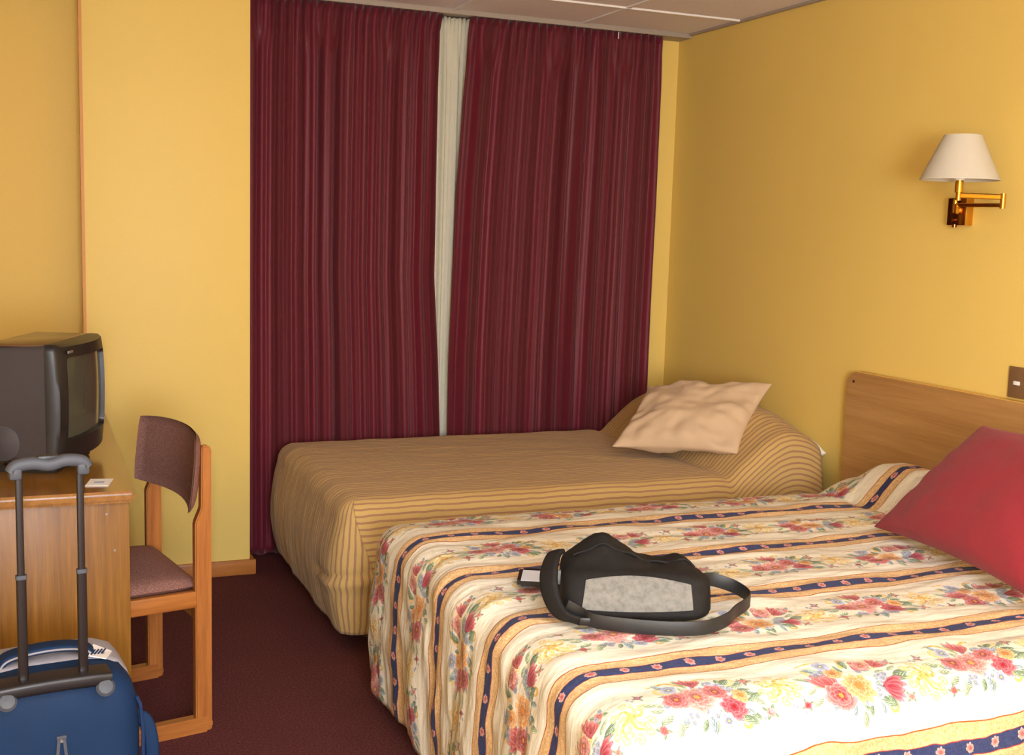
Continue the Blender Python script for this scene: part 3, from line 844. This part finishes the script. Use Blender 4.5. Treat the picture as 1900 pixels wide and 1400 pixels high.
# ------------------------------------------------------------------ wall lamp
lp = root('wall_lamp', (2.866, 3.02, 1.48), 'brass swing-arm wall lamp with a cream cone shade above the headboard', 'wall lamp')
box('wall_box', (2.838, 2.985, 1.475), (2.8695, 3.065, 1.565), m_brass, lp, bev=.002)
box('reflection_face', (2.834, 2.986, 1.476), (2.8375, 3.064, 1.564), m_brassd, lp, bev=.001)  # separate dark front carrying the painted reflection of the room
cyl('pivot', (2.822, 3.018, 1.515), (2.822, 3.018, 1.560), .008, m_brass, lp)
cyl('switch', (2.836, 3.03, 1.492), (2.826, 3.03, 1.492), .006, m_brass, lp, 12)
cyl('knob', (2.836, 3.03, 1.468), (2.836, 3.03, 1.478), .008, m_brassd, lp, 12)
box('pivot_bracket', (2.812, 3.0, 1.512), (2.838, 3.012, 1.545), m_brass, lp, bev=.002)
EL = Vector((2.782, 2.775, 0)); ST = Vector((2.70, 2.877, 0))
sweep('arm', [(2.822, 3.018, 1.541), (EL.x, EL.y, 1.537)], rrect(.008, .013, .003), m_brass, lp)
sweep('arm', [(EL.x, EL.y, 1.562), (ST.x, ST.y, 1.566)], rrect(.009, .017, .003), m_brass, lp)
cyl('elbow', (EL.x, EL.y, 1.527), (EL.x, EL.y, 1.573), .0085, m_brass, lp)
lathe('stem', [(.0085, -.012), (.0085, .012), (.0125, .013), (.0125, .052), (.008, .054)], (ST.x, ST.y, 1.562), m_brass, lp, 20)
lathe('lamp_socket', [(.011, 0), (.019, .012), (.019, .045), (.012, .05)], (ST.x, ST.y, 1.610), m_white, lp, 20)
lathe('bulb', [(.010, 0), (.022, .02), (.026, .035), (.018, .055), (.004, .06)], (ST.x, ST.y, 1.655), simple('bulb_glass', srgb(240, 236, 226), .3, .02, 10, 0), lp, 20)
shd = lathe('lamp_shade', [(.120, 0), (.0560, .138), (.0545, .138), (.118, .0015)], (ST.x, ST.y, 1.614), m_shade, lp, 48, angle=60, closed=True)
rim_ = lathe('shade_rim', [(.1205, -.001), (.1205, .003), (.117, .003), (.117, -.001)], (ST.x, ST.y, 1.614), m_shade, lp, 48, closed=True)
for k in range(3):
    a = k*2.094+.3; cyl('shade_wire', (ST.x, ST.y, 1.664), (ST.x+.094*math.cos(a), ST.y+.094*math.sin(a), 1.664), .0012, m_brass, lp, 6)

# switch panel
swp = root('switch_panel', (2.868, 2.70, .936), 'bronze-brown switch plate with pale rockers just above the headboard', 'switch')
box('plate', (2.862, 2.62, .937), (2.8695, 2.772, 1.036), m_switch, swp, bev=.002)
for y in (2.736, 2.68, 2.64): box('rocker', (2.858, y-.012, .979), (2.8625, y+.012, .991), m_white, swp, bev=.001)

# ------------------------------------------------------------------ desk
dk = root('desk', (-.11, 3.7, 0), 'varnished wood-grain desk along the left wall under the television', 'desk')
DY = 2.945
prof = [(DY, .726), (DY-.006, .732), (DY-.010, .740), (DY-.008, .748), (DY, .752)]
top_pts = [(p, z) for p, z in prof]
bm = bmesh.new(); add_box(bm, (XL+.01, DY-.010, .722), (.226, 4.58, .752))
bmesh.ops.bevel(bm, geom=[e for e in bm.edges if not all(abs(v.co.x-(XL+.01)) < 1e-4 for v in e.verts)], offset=.009, segments=4, affect='EDGES')
bmo('desk_top', bm, m_desktop, dk, smooth=True)
box('side_panel', (XL+.02, DY+.012, 0), (.212, DY+.034, .7215), m_desk, dk, bev=.002)
box('side_panel', (XL+.02, 4.53, 0), (.20, 4.552, .7215), m_desk, dk, bev=.002)
box('back_panel', (XL+.012, DY+.036, .25), (XL+.03, 4.528, .7215), m_desk, dk)
box('apron', (.17, DY+.036, .66), (.186, 4.528, .7215), m_desk, dk, bev=.002)
for z, y in ((.62, 3.02), (.655, 2.985)): pass
cyl('screw', (.158, DY+.0125, .693), (.158, DY+.0105, .693), .003, m_silver, dk, 10)
cyl('screw', (.176, DY+.0125, .60), (.176, DY+.0105, .60), .003, m_silver, dk, 10)
cdm = root('card', (.147, 3.04, .753), 'small white card lying on the desk corner beside the television', 'card')
bm = bmesh.new(); add_box(bm, (-.028, -.04, 0), (.028, .04, .0015))
bmo('card_sheet', bm, m_white, cdm, local=True)
bm = bmesh.new(); add_box(bm, (-.012, -.016, .0015), (.012, .01, .0018))
bmo('print', bm, simple('card_print', srgb(176, 186, 206), .6, .2, 200, 0), cdm, local=True)
cdm.rotation_euler = (0, 0, R_(-12)); cdm.location = (.147, 3.05, .7525)

# ------------------------------------------------------------------ television
tv = root('television', (.095, 3.31, .7525), 'black tube television with grey sides standing on the desk', 'television', 0)
# local frame: x = viewing direction (front), y = across, built then rotated
TA = math.atan2(-.36, .93)
tv.rotation_euler = (0, 0, TA)
def superrect(w, h, r, n=5): return rrect(w, h, r, n)
def loft(name, rings, mat, parent, local=True, angle=50, caps=True):
    n = len(rings[0]); vs = [p for r in rings for p in r]; fs = []
    for i in range(len(rings)-1):
        for k in range(n): fs.append([i*n+k, i*n+(k+1) % n, (i+1)*n+(k+1) % n, (i+1)*n+k])
    if caps: fs.append(list(range(n))[::-1]); fs.append([(len(rings)-1)*n+k for k in range(n)])
    bm = bmesh.new(); bv = [bm.verts.new(v) for v in vs]
    for f in fs: bm.faces.new([bv[k] for k in f])
    return bmo(name, bm, mat, parent, local, True, angle)
tvH = .305; zc = .186
def tvring(x, w, h, r, z=zc): return [Vector((x, a, z+b)) for a, b in superrect(w, h, r)]
TW_ = .355
# rear body
loft('rear_case', [tvring(-.385, .20, .15, .03, .185), tvring(-.37, .22, .17, .035, .185), tvring(-.24, .28, .235, .03, .187), tvring(-.19, .32, .275, .02), tvring(-.165, .335, .285, .015)], m_black, tv)
# wide front cabinet with side speaker panels
loft('cabinet', [tvring(-.165, .342, .295, .02), tvring(-.03, TW_, tvH, .018), tvring(-.005, TW_+.004, tvH+.004, .018)], m_tvside, tv)
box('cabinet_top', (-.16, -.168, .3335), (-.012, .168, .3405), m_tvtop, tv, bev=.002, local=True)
# bezel: bowed frame round the screen
def bezel():
    n = 40; vs = []; fs = []
    outer = []; inner = []; back = []
    def rr(w, h, r, N=10):
        pts = []
        for cx, cy, a0 in ((w/2-r, h/2-r, 0), (-w/2+r, h/2-r, 90), (-w/2+r, -h/2+r, 180), (w/2-r, -h/2+r, 270)):
            for k in range(N+1): a = R_(a0+90*k/N); pts.append((cx+r*math.cos(a), cy+r*math.sin(a)))
            # edge midpoints
        return pts
    O = rr(TW_+.006, tvH+.006, .02); I = rr(.285, .215, .014)
    bow = lambda y, z: .028*(1-(y/.18)**2)*1+.010*(1-(z/.17)**2)
    def sub(P, m=3):
        out = []
        for a, b in zip(P, P[1:]+P[:1]):
            for k in range(m): out.append((a[0]+(b[0]-a[0])*k/m, a[1]+(b[1]-a[1])*k/m))
        return out
    # resample both to the same count along each long side
    def dens(P):
        out = []
        for a, b in zip(P, P[1:]+P[:1]):
            L = math.hypot(b[0]-a[0], b[1]-a[1]); m = 8 if L > .1 else 1
            for k in range(m): out.append((a[0]+(b[0]-a[0])*k/m, a[1]+(b[1]-a[1])*k/m))
        return out
    O = dens(O); I = dens(I)
    rings = [[Vector((-.006, y, zc+z)) for y, z in O], [Vector((.012+bow(y, z)*.6, y*.995, zc+z*.995)) for y, z in O],
             [Vector((.020+bow(y, z), y*.96, zc+z*.95)) for y, z in O],
             [Vector((.020+bow(y, z), y, zc+.012+z)) for y, z in I], [Vector((.006+bow(y, z), y*.97, zc+.012+z*.965)) for y, z in I]]
    loft('bezel', rings, m_black, tv, caps=False, angle=40)
    # screen
    sv = []; nn = 16
    for j in range(nn+1):
        for i in range(nn+1):
            y = -.141+.282*i/nn; z = -.106+.212*j/nn
            sv.append((.010+bow(y, z)*.95, y, zc+.012+z))
    sf = [[j*(nn+1)+i, j*(nn+1)+i+1, (j+1)*(nn+1)+i+1, (j+1)*(nn+1)+i] for j in range(nn) for i in range(nn)]
    mobj('screen', sv, sf, m_screen, tv, local=True)
bezel()
box('logo_plate', (.0425, -.150, .318), (.0455, -.118, .324), m_silver, tv, local=True)
sweep('bezel_trim', [(.012, .1775, zc-.12), (.020, .1785, zc), (.012, .1775, zc+.13)], rrect(.004, .007, .0015), simple('bezel_side_strip', srgb(140, 122, 100), .4, .05, 20, 0), tv, up=(0, 1, 0), local=True)
sb = lathe('speaker_bulge', [(.001, .0), (.03, .002), (.046, .006), (.05, .014)], (0, 0, 0), m_tvside, tv, 24, local=True)
sb.rotation_euler = (R_(-90), 0, 0); sb.location = (-.120, -.181, .085)
bm = bmesh.new(); add_box(bm, (-.20, -.13, 0), (.0, .13, .018)); add_box(bm, (-.15, -.10, .018), (-.02, .10, .036))
bmesh.ops.bevel(bm, geom=bm.edges[:], offset=.003, segments=2, affect='EDGES')
bmo('stand', bm, m_black, tv, local=True, smooth=True)

# ------------------------------------------------------------------ chair
CA = math.atan2(.09, .45)
ch = root('desk_chair', (.355, 3.40, 0), 'wooden chair with plum tweed seat and back pushed up to the desk', 'chair', CA)
# local: x = sitter's back direction (+x), sitter faces -x; y across
hw = .225; po = .020
for s in (-1, 1):
    y = s*hw
    pf = [(-.005, .002), (.041, .002), (.041, .80), (.036, .812), (.014, .812), (.012, .64), (-.005, .60)]
    bm = bmesh.new()
    va = [bm.verts.new((px_, y-.014, pz_)) for px_, pz_ in pf]; vb = [bm.verts.new((px_, y+.014, pz_)) for px_, pz_ in pf]
    bm.faces.new(va); bm.faces.new(vb[::-1])
    for q in range(len(pf)): bm.faces.new([va[q], vb[q], vb[(q+1) % len(pf)], va[(q+1) % len(pf)]])
    bmesh.ops.recalc_face_normals(bm, faces=bm.faces[:])
    bmesh.ops.bevel(bm, geom=bm.edges[:], offset=.0035, segments=2, affect='EDGES')
    bmo('back_post', bm, m_chairw, ch, local=True, smooth=True)
    sweep('front_leg', [(-.385, y, .03), (-.385, y, .40)], rrect(.042, .028, .006), m_chairw, ch, up=(0, 1, 0), local=True)
    bm = bmesh.new(); add_box(bm, (-.405, y-.0145, 0), (.0415, y+.0145, .044))
    bmesh.ops.bevel(bm, geom=[e for e in bm.edges if abs(e.verts[0].co.y-e.verts[1].co.y) > .01], offset=.016, segments=4, affect='EDGES')
    bmo('runner', bm, m_chairwx, ch, local=True, smooth=True)
    box('side_rail', (-.39, y-.012, .362), (.0, y+.012, .408), m_chairwx, ch, bev=.003, local=True)
box('stretcher', (.004, -hw+.012, .315), (.028, hw-.012, .345), m_chairw, ch, bev=.003, local=True)
box('front_rail', (-.385, -hw+.012, .365), (-.365, hw-.012, .405), m_chairw, ch, bev=.003, local=True)
# padded seat
def pad_seat():
    n = 24; vs = []; fs = []
    for side in (1, -1):
        for j in range(n+1):
            for i in range(n+1):
                u = 2*i/n-1; v = 2*j/n-1
                x = -.195+.215*u*(1-.02*abs(v)**6); y = .222*v*(1-.04*abs(u)**6)
                e = max(0, 1-abs(u)**8)*max(0, 1-abs(v)**8)
                z = .418+.022*e**.5*side + (.006*(1-u*u)*(1-v*v) if side > 0 else 0)
                vs.append((x, y, z))
    N = (n+1)**2
    for j in range(n):
        for i in range(n):
            a = j*(n+1)+i; fs.append([a, a+1, a+n+2, a+n+1]); fs.append([N+a, N+a+n+1, N+a+n+2, N+a+1])
    return mobj('seat', vs, fs, m_plum, ch, local=True)
pad_seat()
def pad_back():
    # curved padded back in front of the posts
    nu, nv = 30, 16; vs = []; fs = []
    hwid = .262
    for side in (1, -1):
        for j in range(nv+1):
            for i in range(nu+1):
                u = 2*i/nu-1; v = 2*j/nv-1
                # superellipse outline
                k = 1-.06*abs(u)**4; kk = 1-.05*abs(v)**4
                y = hwid*u*kk; z = .728+.102*v*k+.006*(1-u*u)
                bow = .050*(1-u*u)
                e = (max(0, 1-abs(u)**7)*max(0, 1-abs(v)**5))**.5
                x = -.008+bow-.0*v+side*-.017*e+.01*v
                vs.append((x-.012+(.022*e**.3 if side > 0 else .004), y, z))
    N = (nu+1)*(nv+1)
    for j in range(nv):
        for i in range(nu):
            a = j*(nu+1)+i; b = a+nu+1
            fs.append([a, b, b+1, a+1]); fs.append([N+a, N+a+1, N+b+1, N+b])
    return mobj('backrest', vs, fs, m_plum, ch, local=True)
pad_back()

# ------------------------------------------------------------------ suitcase
SXc, SYf = .018, 2.42
su = root('suitcase', (SXc, 2.54, 0), 'blue cabin suitcase with grey top and its black telescopic handle pulled out', 'suitcase', R_(6))
# local coords, y<0 toward camera. width .335, depth .24, height .46
su.scale = (1, 1, 1.02)
def suit_body():
    rings = []
    for z, w_, d_, sh_ in ((.03, .30, .20, 0), (.045, .325, .225, 0), (.10, .335, .24, 0), (.34, .335, .24, 0), (.40, .328, .238, 0), (.435, .308, .232, 0), (.460, .27, .218, .0), (.473, .21, .19, .0), (.478, .12, .12, .0)):
        rings.append([Vector((a, b, z)) for a, b in rrect(w_, d_, min(.05, d_*.3), 5)])
    o = loft('body', rings, m_blue, su, angle=80)
    return o
suit_body()
# grey cloth top cap: lies on the crown
def cap():
    rings = []
    for z, w_, d_ in ((.412, .326, .150), (.4385, .310, .148), (.4640, .272, .142), (.4768, .214, .132), (.482, .12, .11)):
        rings.append([Vector((a, b+.045, z)) for a, b in rrect(w_, d_, .02, 4)])
    loft('top_panel', rings, m_greyfab, su, angle=80)
cap()
sweep('piping', [Vector((a, -.098, z)) for a, z in ((-.170, .05), (-.171, .33), (-.166, .39), (-.158, .41))], circ(.004, 8), m_bluedark, su, up=(0, 1, 0), local=True)
sweep('piping', [Vector((a, -.098, z)) for a, z in ((.170, .05), (.171, .33), (.166, .39), (.158, .41))], circ(.004, 8), m_bluedark, su, up=(0, 1, 0), local=True)
sweep('piping', catmull([Vector((a, .118, z)) for a, z in ((.150, .05), (.153, .33), (.150, .39), (.13, .432), (.10, .447), (0, .453), (-.1, .447), (-.13, .432), (-.15, .39), (-.153, .33), (-.15, .05))], 3), circ(.004, 8), m_bluedark, su, up=(0, 1, 0), local=True)
# carry handle on top, padded arch
hp = catmull([(-.105, .010, .462), (-.085, .012, .490), (-.03, .014, .500), (.03, .014, .500), (.075, .012, .490), (.092, .010, .462)], 6)
sweep('carry_handle', hp, rrect(.046, .014, .006), m_blue, su, up=(0, 0, 1), local=True)
sweep('handle_piping', [p+Vector((0, -.024, 0)) for p in hp], circ(.0022, 6), m_greyfab, su, up=(0, 0, 1), local=True)
# side handle
hp = catmull([(.160, -.05, .350), (.184, -.052, .335), (.196, -.055, .29), (.196, -.055, .23), (.184, -.052, .185), (.160, -.05, .17)], 6)
sweep('side_handle', hp, rrect(.030, .014, .006), m_blue, su, up=(0, 1, 0), local=True)
# trolley bracket
br = catmull([(-.106, -.104, .468), (-.06, -.106, .471), (0, -.106, .472), (.06, -.106, .471), (.102, -.104, .468)], 5)
sweep('trolley_bracket', br, rrect(.064, .028, .008), m_black, su, up=(0, 0, 1), local=True)
for sx in (-.096, .09):
    f_ = lathe('bracket_foot', [(.004, -.004), (.017, -.002), (.019, .006), (.014, .012), (.002, .014)], (0, 0, 0), m_graypl, su, 20, local=True)
    f_.rotation_euler = (R_(60), 0, 0); f_.location = (sx, -.132, .452)
for sx in (-.062, .052):
    sweep('pole_lower', [(sx, -.106, .44), (sx, -.106, .690)], rrect(.019, .012, .004), m_polem, su, up=(0, 1, 0), local=True)
    sweep('pole_collar', [(sx, -.106, .688), (sx, -.106, .696)], rrect(.021, .014, .004), m_graypl, su, up=(0, 1, 0), local=True)
    sweep('pole_upper', [(sx, -.106, .69), (sx, -.106, .905)], rrect(.014, .009, .003), m_polem, su, up=(0, 1, 0), local=True)
gp = catmull([(-.076, -.106, .900), (-.066, -.106, .912), (-.035, -.106, .916), (-.005, -.106, .911), (.025, -.106, .918), (.056, -.106, .914), (.066, -.106, .902)], 5)
sweep('grip', gp, rrect(.026, .024, .009), m_graypl, su, up=(0, 0, 1), local=True)
box('release_button', (-.028, -.112, .918), (.014, -.098, .930), m_black, su, bev=.003, local=True)
box('grip_cap', (-.080, -.119, .886), (-.056, -.093, .912), m_graypl, su, bev=.006, local=True)
box('grip_cap', (.046, -.119, .888), (.070, -.093, .914), m_graypl, su, bev=.006, local=True)
# white baggage sticker on the crown with printed lines
def on_crown(x): return .4665
stk = []
bm = bmesh.new()
v = [bm.verts.new(p) for p in ((.074, -.026, .4835), (.108, -.036, .4755), (.130, .028, .4670), (.094, .044, .4825))]
bm.faces.new(v)
r = bmesh.ops.extrude_face_region(bm, geom=bm.faces[:])
for g in r['geom']:
    if isinstance(g, bmesh.types.BMVert): g.co.z += .0022
stick = bmo('sticker', bm, m_white, su, local=True)
for k in range(4):
    a = .30+.16*k
    p = Vector((.086+.008*k, -.016+.006*k, .4848-.0024*k))
    bm = bmesh.new(); add_box(bm, p-Vector((.0015, .006, .0006)), p+Vector((.0015, .022, .0010)), Matrix.Rotation(-.45, 3, 'Z'))
    bmo('print', bm, m_bluedark, stick, local=True)
# logo on the near face: a tall narrow grey inverted V with a stud and a swirl below
yl = -.1215
def flatbar(name, a, b, w_, mat, parent, y=yl, th=.003):
    a = Vector((a[0], y, a[1])); b = Vector((b[0], y, b[1])); d = (b-a).normalized(); s = Vector((d.z, 0, -d.x))*w_/2
    vs = [a-s, a+s, b+s, b-s]; vs = vs+[p+Vector((0, -th, 0)) for p in vs]
    mobj(name, vs, [[0, 3, 2, 1], [4, 5, 6, 7], [0, 1, 5, 4], [1, 2, 6, 5], [2, 3, 7, 6], [3, 0, 4, 7]], mat, parent, False, True)
flatbar('emblem', (.000, .356), (-.006, .285), .006, m_graypl, su)
flatbar('emblem', (.010, .356), (.017, .285), .006, m_graypl, su)
flatbar('emblem', (-.004, .358), (.0145, .358), .008, m_graypl, su)
cyl('stud', (.005, yl-.003, .352), (.005, yl-.006, .352), .003, m_silver, su, 12, local=True)
flatbar('emblem', (.001, .276), (.003, .264), .003, m_greyfab, su)
flatbar('emblem', (.007, .278), (.009, .262), .003, m_greyfab, su)
flatbar('emblem', (.012, .276), (.012, .262), .003, m_greyfab, su)
for sx in (-.13, .13):
    cyl('wheel', (sx-.012, -.085, .025), (sx+.012, -.085, .025), .025, m_black, su, 20, local=True)
for sx in (-.12, .12): box('foot', (sx-.015, .07, 0), (sx+.015, .10, .032), m_black, su, bev=.004, local=True)

# ------------------------------------------------------------------ shoulder bag on the floral bed
BZ = FZ+.010
bg = root('shoulder_bag', (1.055, 2.20, BZ), 'black shoulder bag with a pale grey front panel lying on the floral bed', 'bag', math.atan2(-.115, .29))
def bag_section(u):
    """closed (depth,height) section at u in 0..1 across the bag"""
    h = .118+.036*math.exp(-((u-.26)/.17)**2)-.016*sstep(.45, .70, u)+.012*math.exp(-((u-.86)/.08)**2)-.015*sstep(.93, 1, u)
    e = 1-(abs(2*u-1)**6)*.16
    pts = [(.004, .006), (-.004, .035), (.010, .070), (.034, .098), (.075, .106+.2*(h-.11)), (.140, h), (.190, h*.96), (.228, .06), (.222, .010), (.11, .002)]
    c = (.11, .05)
    return [(c[0]+(a-c[0])*e, max(.001, c[1]+(b-c[1])*e)) for a, b in pts]
def bag_body():
    rings = []; n = 44
    for i in range(n+1):
        u = i/n
        x = -(-.012)+.300*u
        sec = catmull([(a, b, 0) for a, b in bag_section(u)], 5, closed=True)
        ring = []
        for q in sec:
            w_ = noise.noise(Vector((x*22, q.x*26, q.y*30)))*.006+noise.noise(Vector((x*60, q.x*50, q.y*60)))*.002
            top_ = min(1, max(0, (q.y-.09)/.03)); k = .25+top_
            ring.append(Vector((x+w_*k*.5, q.x+w_*k*.6, max(.001, q.y+w_*k))))
        rings.append(ring)
    # rounded ends
    def shrink(r, x, k):
        c = sum(r, Vector())/len(r); return [Vector((x, c.y+(p.y-c.y)*k, max(.0015, c.z+(p.z-c.z)*k))) for p in r]
    R0_, R1_ = rings[0], rings[-1]
    rings = [shrink(R0_, -.004, .55), shrink(R0_, .0, .8), shrink(R0_, .006, .94)]+rings+[shrink(R1_, .318, .93), shrink(R1_, .325, .78), shrink(R1_, .328, .5)]
    return loft('body', rings, m_bagblk, bg, angle=80)
bag_body()
def front_at(u, z):
    sec = catmull([(a, b, 0) for a, b in bag_section(u)], 24, closed=True)[:24*4]
    for k in range(len(sec)-1):
        if sec[k].y <= z < sec[k+1].y and sec[k+1].x < .09:
            q = sec[k].lerp(sec[k+1], (z-sec[k].y)/(sec[k+1].y-sec[k].y)); tg = (sec[k+1]-sec[k]).normalized()
            return q, Vector((-tg.y, tg.x, 0))
    return sec[60], Vector((-.7, .7, 0))
def bag_panel():
    # grey panel that follows the slanted front between v0 (bottom) and v1 (top)
    vs = []; fs = []; nu, nv = 30, 10
    for off in (.0045, -.004):
        for i in range(nu+1):
            s = i/nu
            z0_ = .030-.004*math.sin(s*math.pi)+.004*s; z1_ = .086+.0115*math.sin(s*math.pi)**.8-.004*s
            for j in range(nv+1):
                f_ = j/nv; u = .085+.81*s+(.03*f_)*(1-s)-.012*f_*s
                q, nr = front_at(u, z0_+(z1_-z0_)*f_)
                vs.append((-(-.012)+.300*u, q.x+nr.x*off, q.y+nr.y*off))
    m_ = (nu+1)*(nv+1)
    for i in range(nu):
        for j in range(nv):
            a = i*(nv+1)+j; b = a+nv+1
            fs.append([a, b, b+1, a+1]); fs.append([m_+a, m_+a+1, m_+b+1, m_+b])
    rim = [j for j in range(nv)]+[i*(nv+1)+nv for i in range(nu)]+[nu*(nv+1)+nv-j for j in range(nv)]+[(nu-i)*(nv+1) for i in range(nu)]
    for k in range(len(rim)):
        a, b = rim[k], rim[(k+1) % len(rim)]; fs.append([a, b, m_+b, m_+a])
    bm = bmesh.new(); bv = [bm.verts.new(p) for p in vs]
    for f in fs: bm.faces.new([bv[k] for k in f])
    tag(bmo('front_panel', bm, m_baggrey, bg, True, True, 50), 'pale grey panel')
bag_panel()
# zip across the crown
def crown(u, add=.003):
    sec = catmull([(a, b, 0) for a, b in bag_section(u)], 8, closed=True); q = max(sec, key=lambda p: p.y)
    return q
zp = []
for i in range(25):
    u = .04+.92*i/24; sec = catmull([(a, b, 0) for a, b in bag_section(u)], 8, closed=True); q = sec[8*4+5]
    zp.append(Vector((-(-.012)+.300*u, q.x, q.y+.002+.003*math.sin(u*30))))
sweep('zip', zp, rrect(.008, .005, .002), m_bagblk, bg, local=True)
# straps, in the bag's frame
Binv = Matrix.Rotation(-bg.rotation_euler.z, 3, 'Z')
def toloc(p): return Binv @ (Vector(p)-bg.location)
def onz(x, y, z):
    d = Fv+Rv*((x-950)/F_PX)-Uv*((y-700)/F_PX); t_ = (z-EYE)/d.z; return Vector((0, 0, EYE))+d*t_
def standing(name, pts, wd, th, mat):
    P = catmull(pts, 7)
    return sweep(name, P, rrect(th, wd, th*.4, 2), mat, bg, up=(0, 0, 1), local=True)
loop = [toloc(p) for p in ((1.405, 2.235, BZ+.050), (1.455, 2.245, BZ+.046), (1.502, 2.215, BZ+.032), (1.508, 2.165, BZ+.022), (1.470, 2.125, BZ+.021), (1.425, 2.095, BZ+.020), (1.375, 2.055, BZ+.019), (1.31, 2.035, BZ+.016), (1.24, 2.055, BZ+.014), (1.16, 2.10, BZ+.014), (1.10, 2.145, BZ+.016), (1.085, 2.175, BZ+.022), (1.06, 2.20, BZ+.035))]
standing('strap', loop, .032, .0035, m_strap)
# padded shoulder piece hanging at the left end
pd = catmull([p+Binv @ Vector((.034, -.013, 0)) for p in (toloc((1.065, 2.335, BZ+.122)), toloc((1.038, 2.315, BZ+.118)), toloc((1.012, 2.28, BZ+.090)), toloc((1.004, 2.25, BZ+.055)), toloc((1.012, 2.215, BZ+.022)), toloc((1.045, 2.18, BZ+.010)))], 6)
kk = [.55+.45*math.sin(math.pi*min(1, i/(len(pd)-1)*1.05)) for i in range(len(pd))]
sweep('shoulder_pad', pd, rrect(.018, .044, .008, 3), m_bagblk, bg, up=(.75, -.55, .2), local=True, scale=kk)
box('buckle', toloc((1.090, 2.160, BZ+.012))-Vector((.016, .008, .009)), toloc((1.090, 2.160, BZ+.012))+Vector((.016, .008, .009)), m_black, bg, bev=.003, local=True)
rg = catmull([toloc((1.075, 2.33, BZ+.105)), toloc((1.062, 2.315, BZ+.10)), toloc((1.07, 2.30, BZ+.085)), toloc((1.083, 2.315, BZ+.09))], 4, closed=True)
sweep('strap_ring', rg, circ(.002, 6), m_silver, bg, local=True, closed=True)
box('side_tab', toloc((1.082, 2.285, BZ+.075))-Vector((.010, .005, .018)), toloc((1.082, 2.285, BZ+.075))+Vector((.002, .010, .014)), m_baggrey, bg, bev=.002, local=True)

# black-edged tablet-like case beside the bag
tb = root('folder', (1.147, 2.483, BZ), 'flat black-rimmed case with pale face lying beside the left end of the black bag', 'case', R_(-27))
bm = bmesh.new(); add_box(bm, (-.075, -.055, 0), (.075, .055, .012))
bmesh.ops.bevel(bm, geom=[e for e in bm.edges if abs(e.verts[0].co.z-e.verts[1].co.z) > .005], offset=.010, segments=4, affect='EDGES')
bmo('case', bm, m_black, tb, local=True, smooth=True)
box('face', (-.066, -.052, .012), (.066, .034, .0135), simple('pale_blue_white', srgb(222, 226, 238), .35, .02, 20, 0), tb, bev=.0005, seg=1, local=True)
for o in list(bpy.data.objects):
    if '_w' in o: del o['_w']
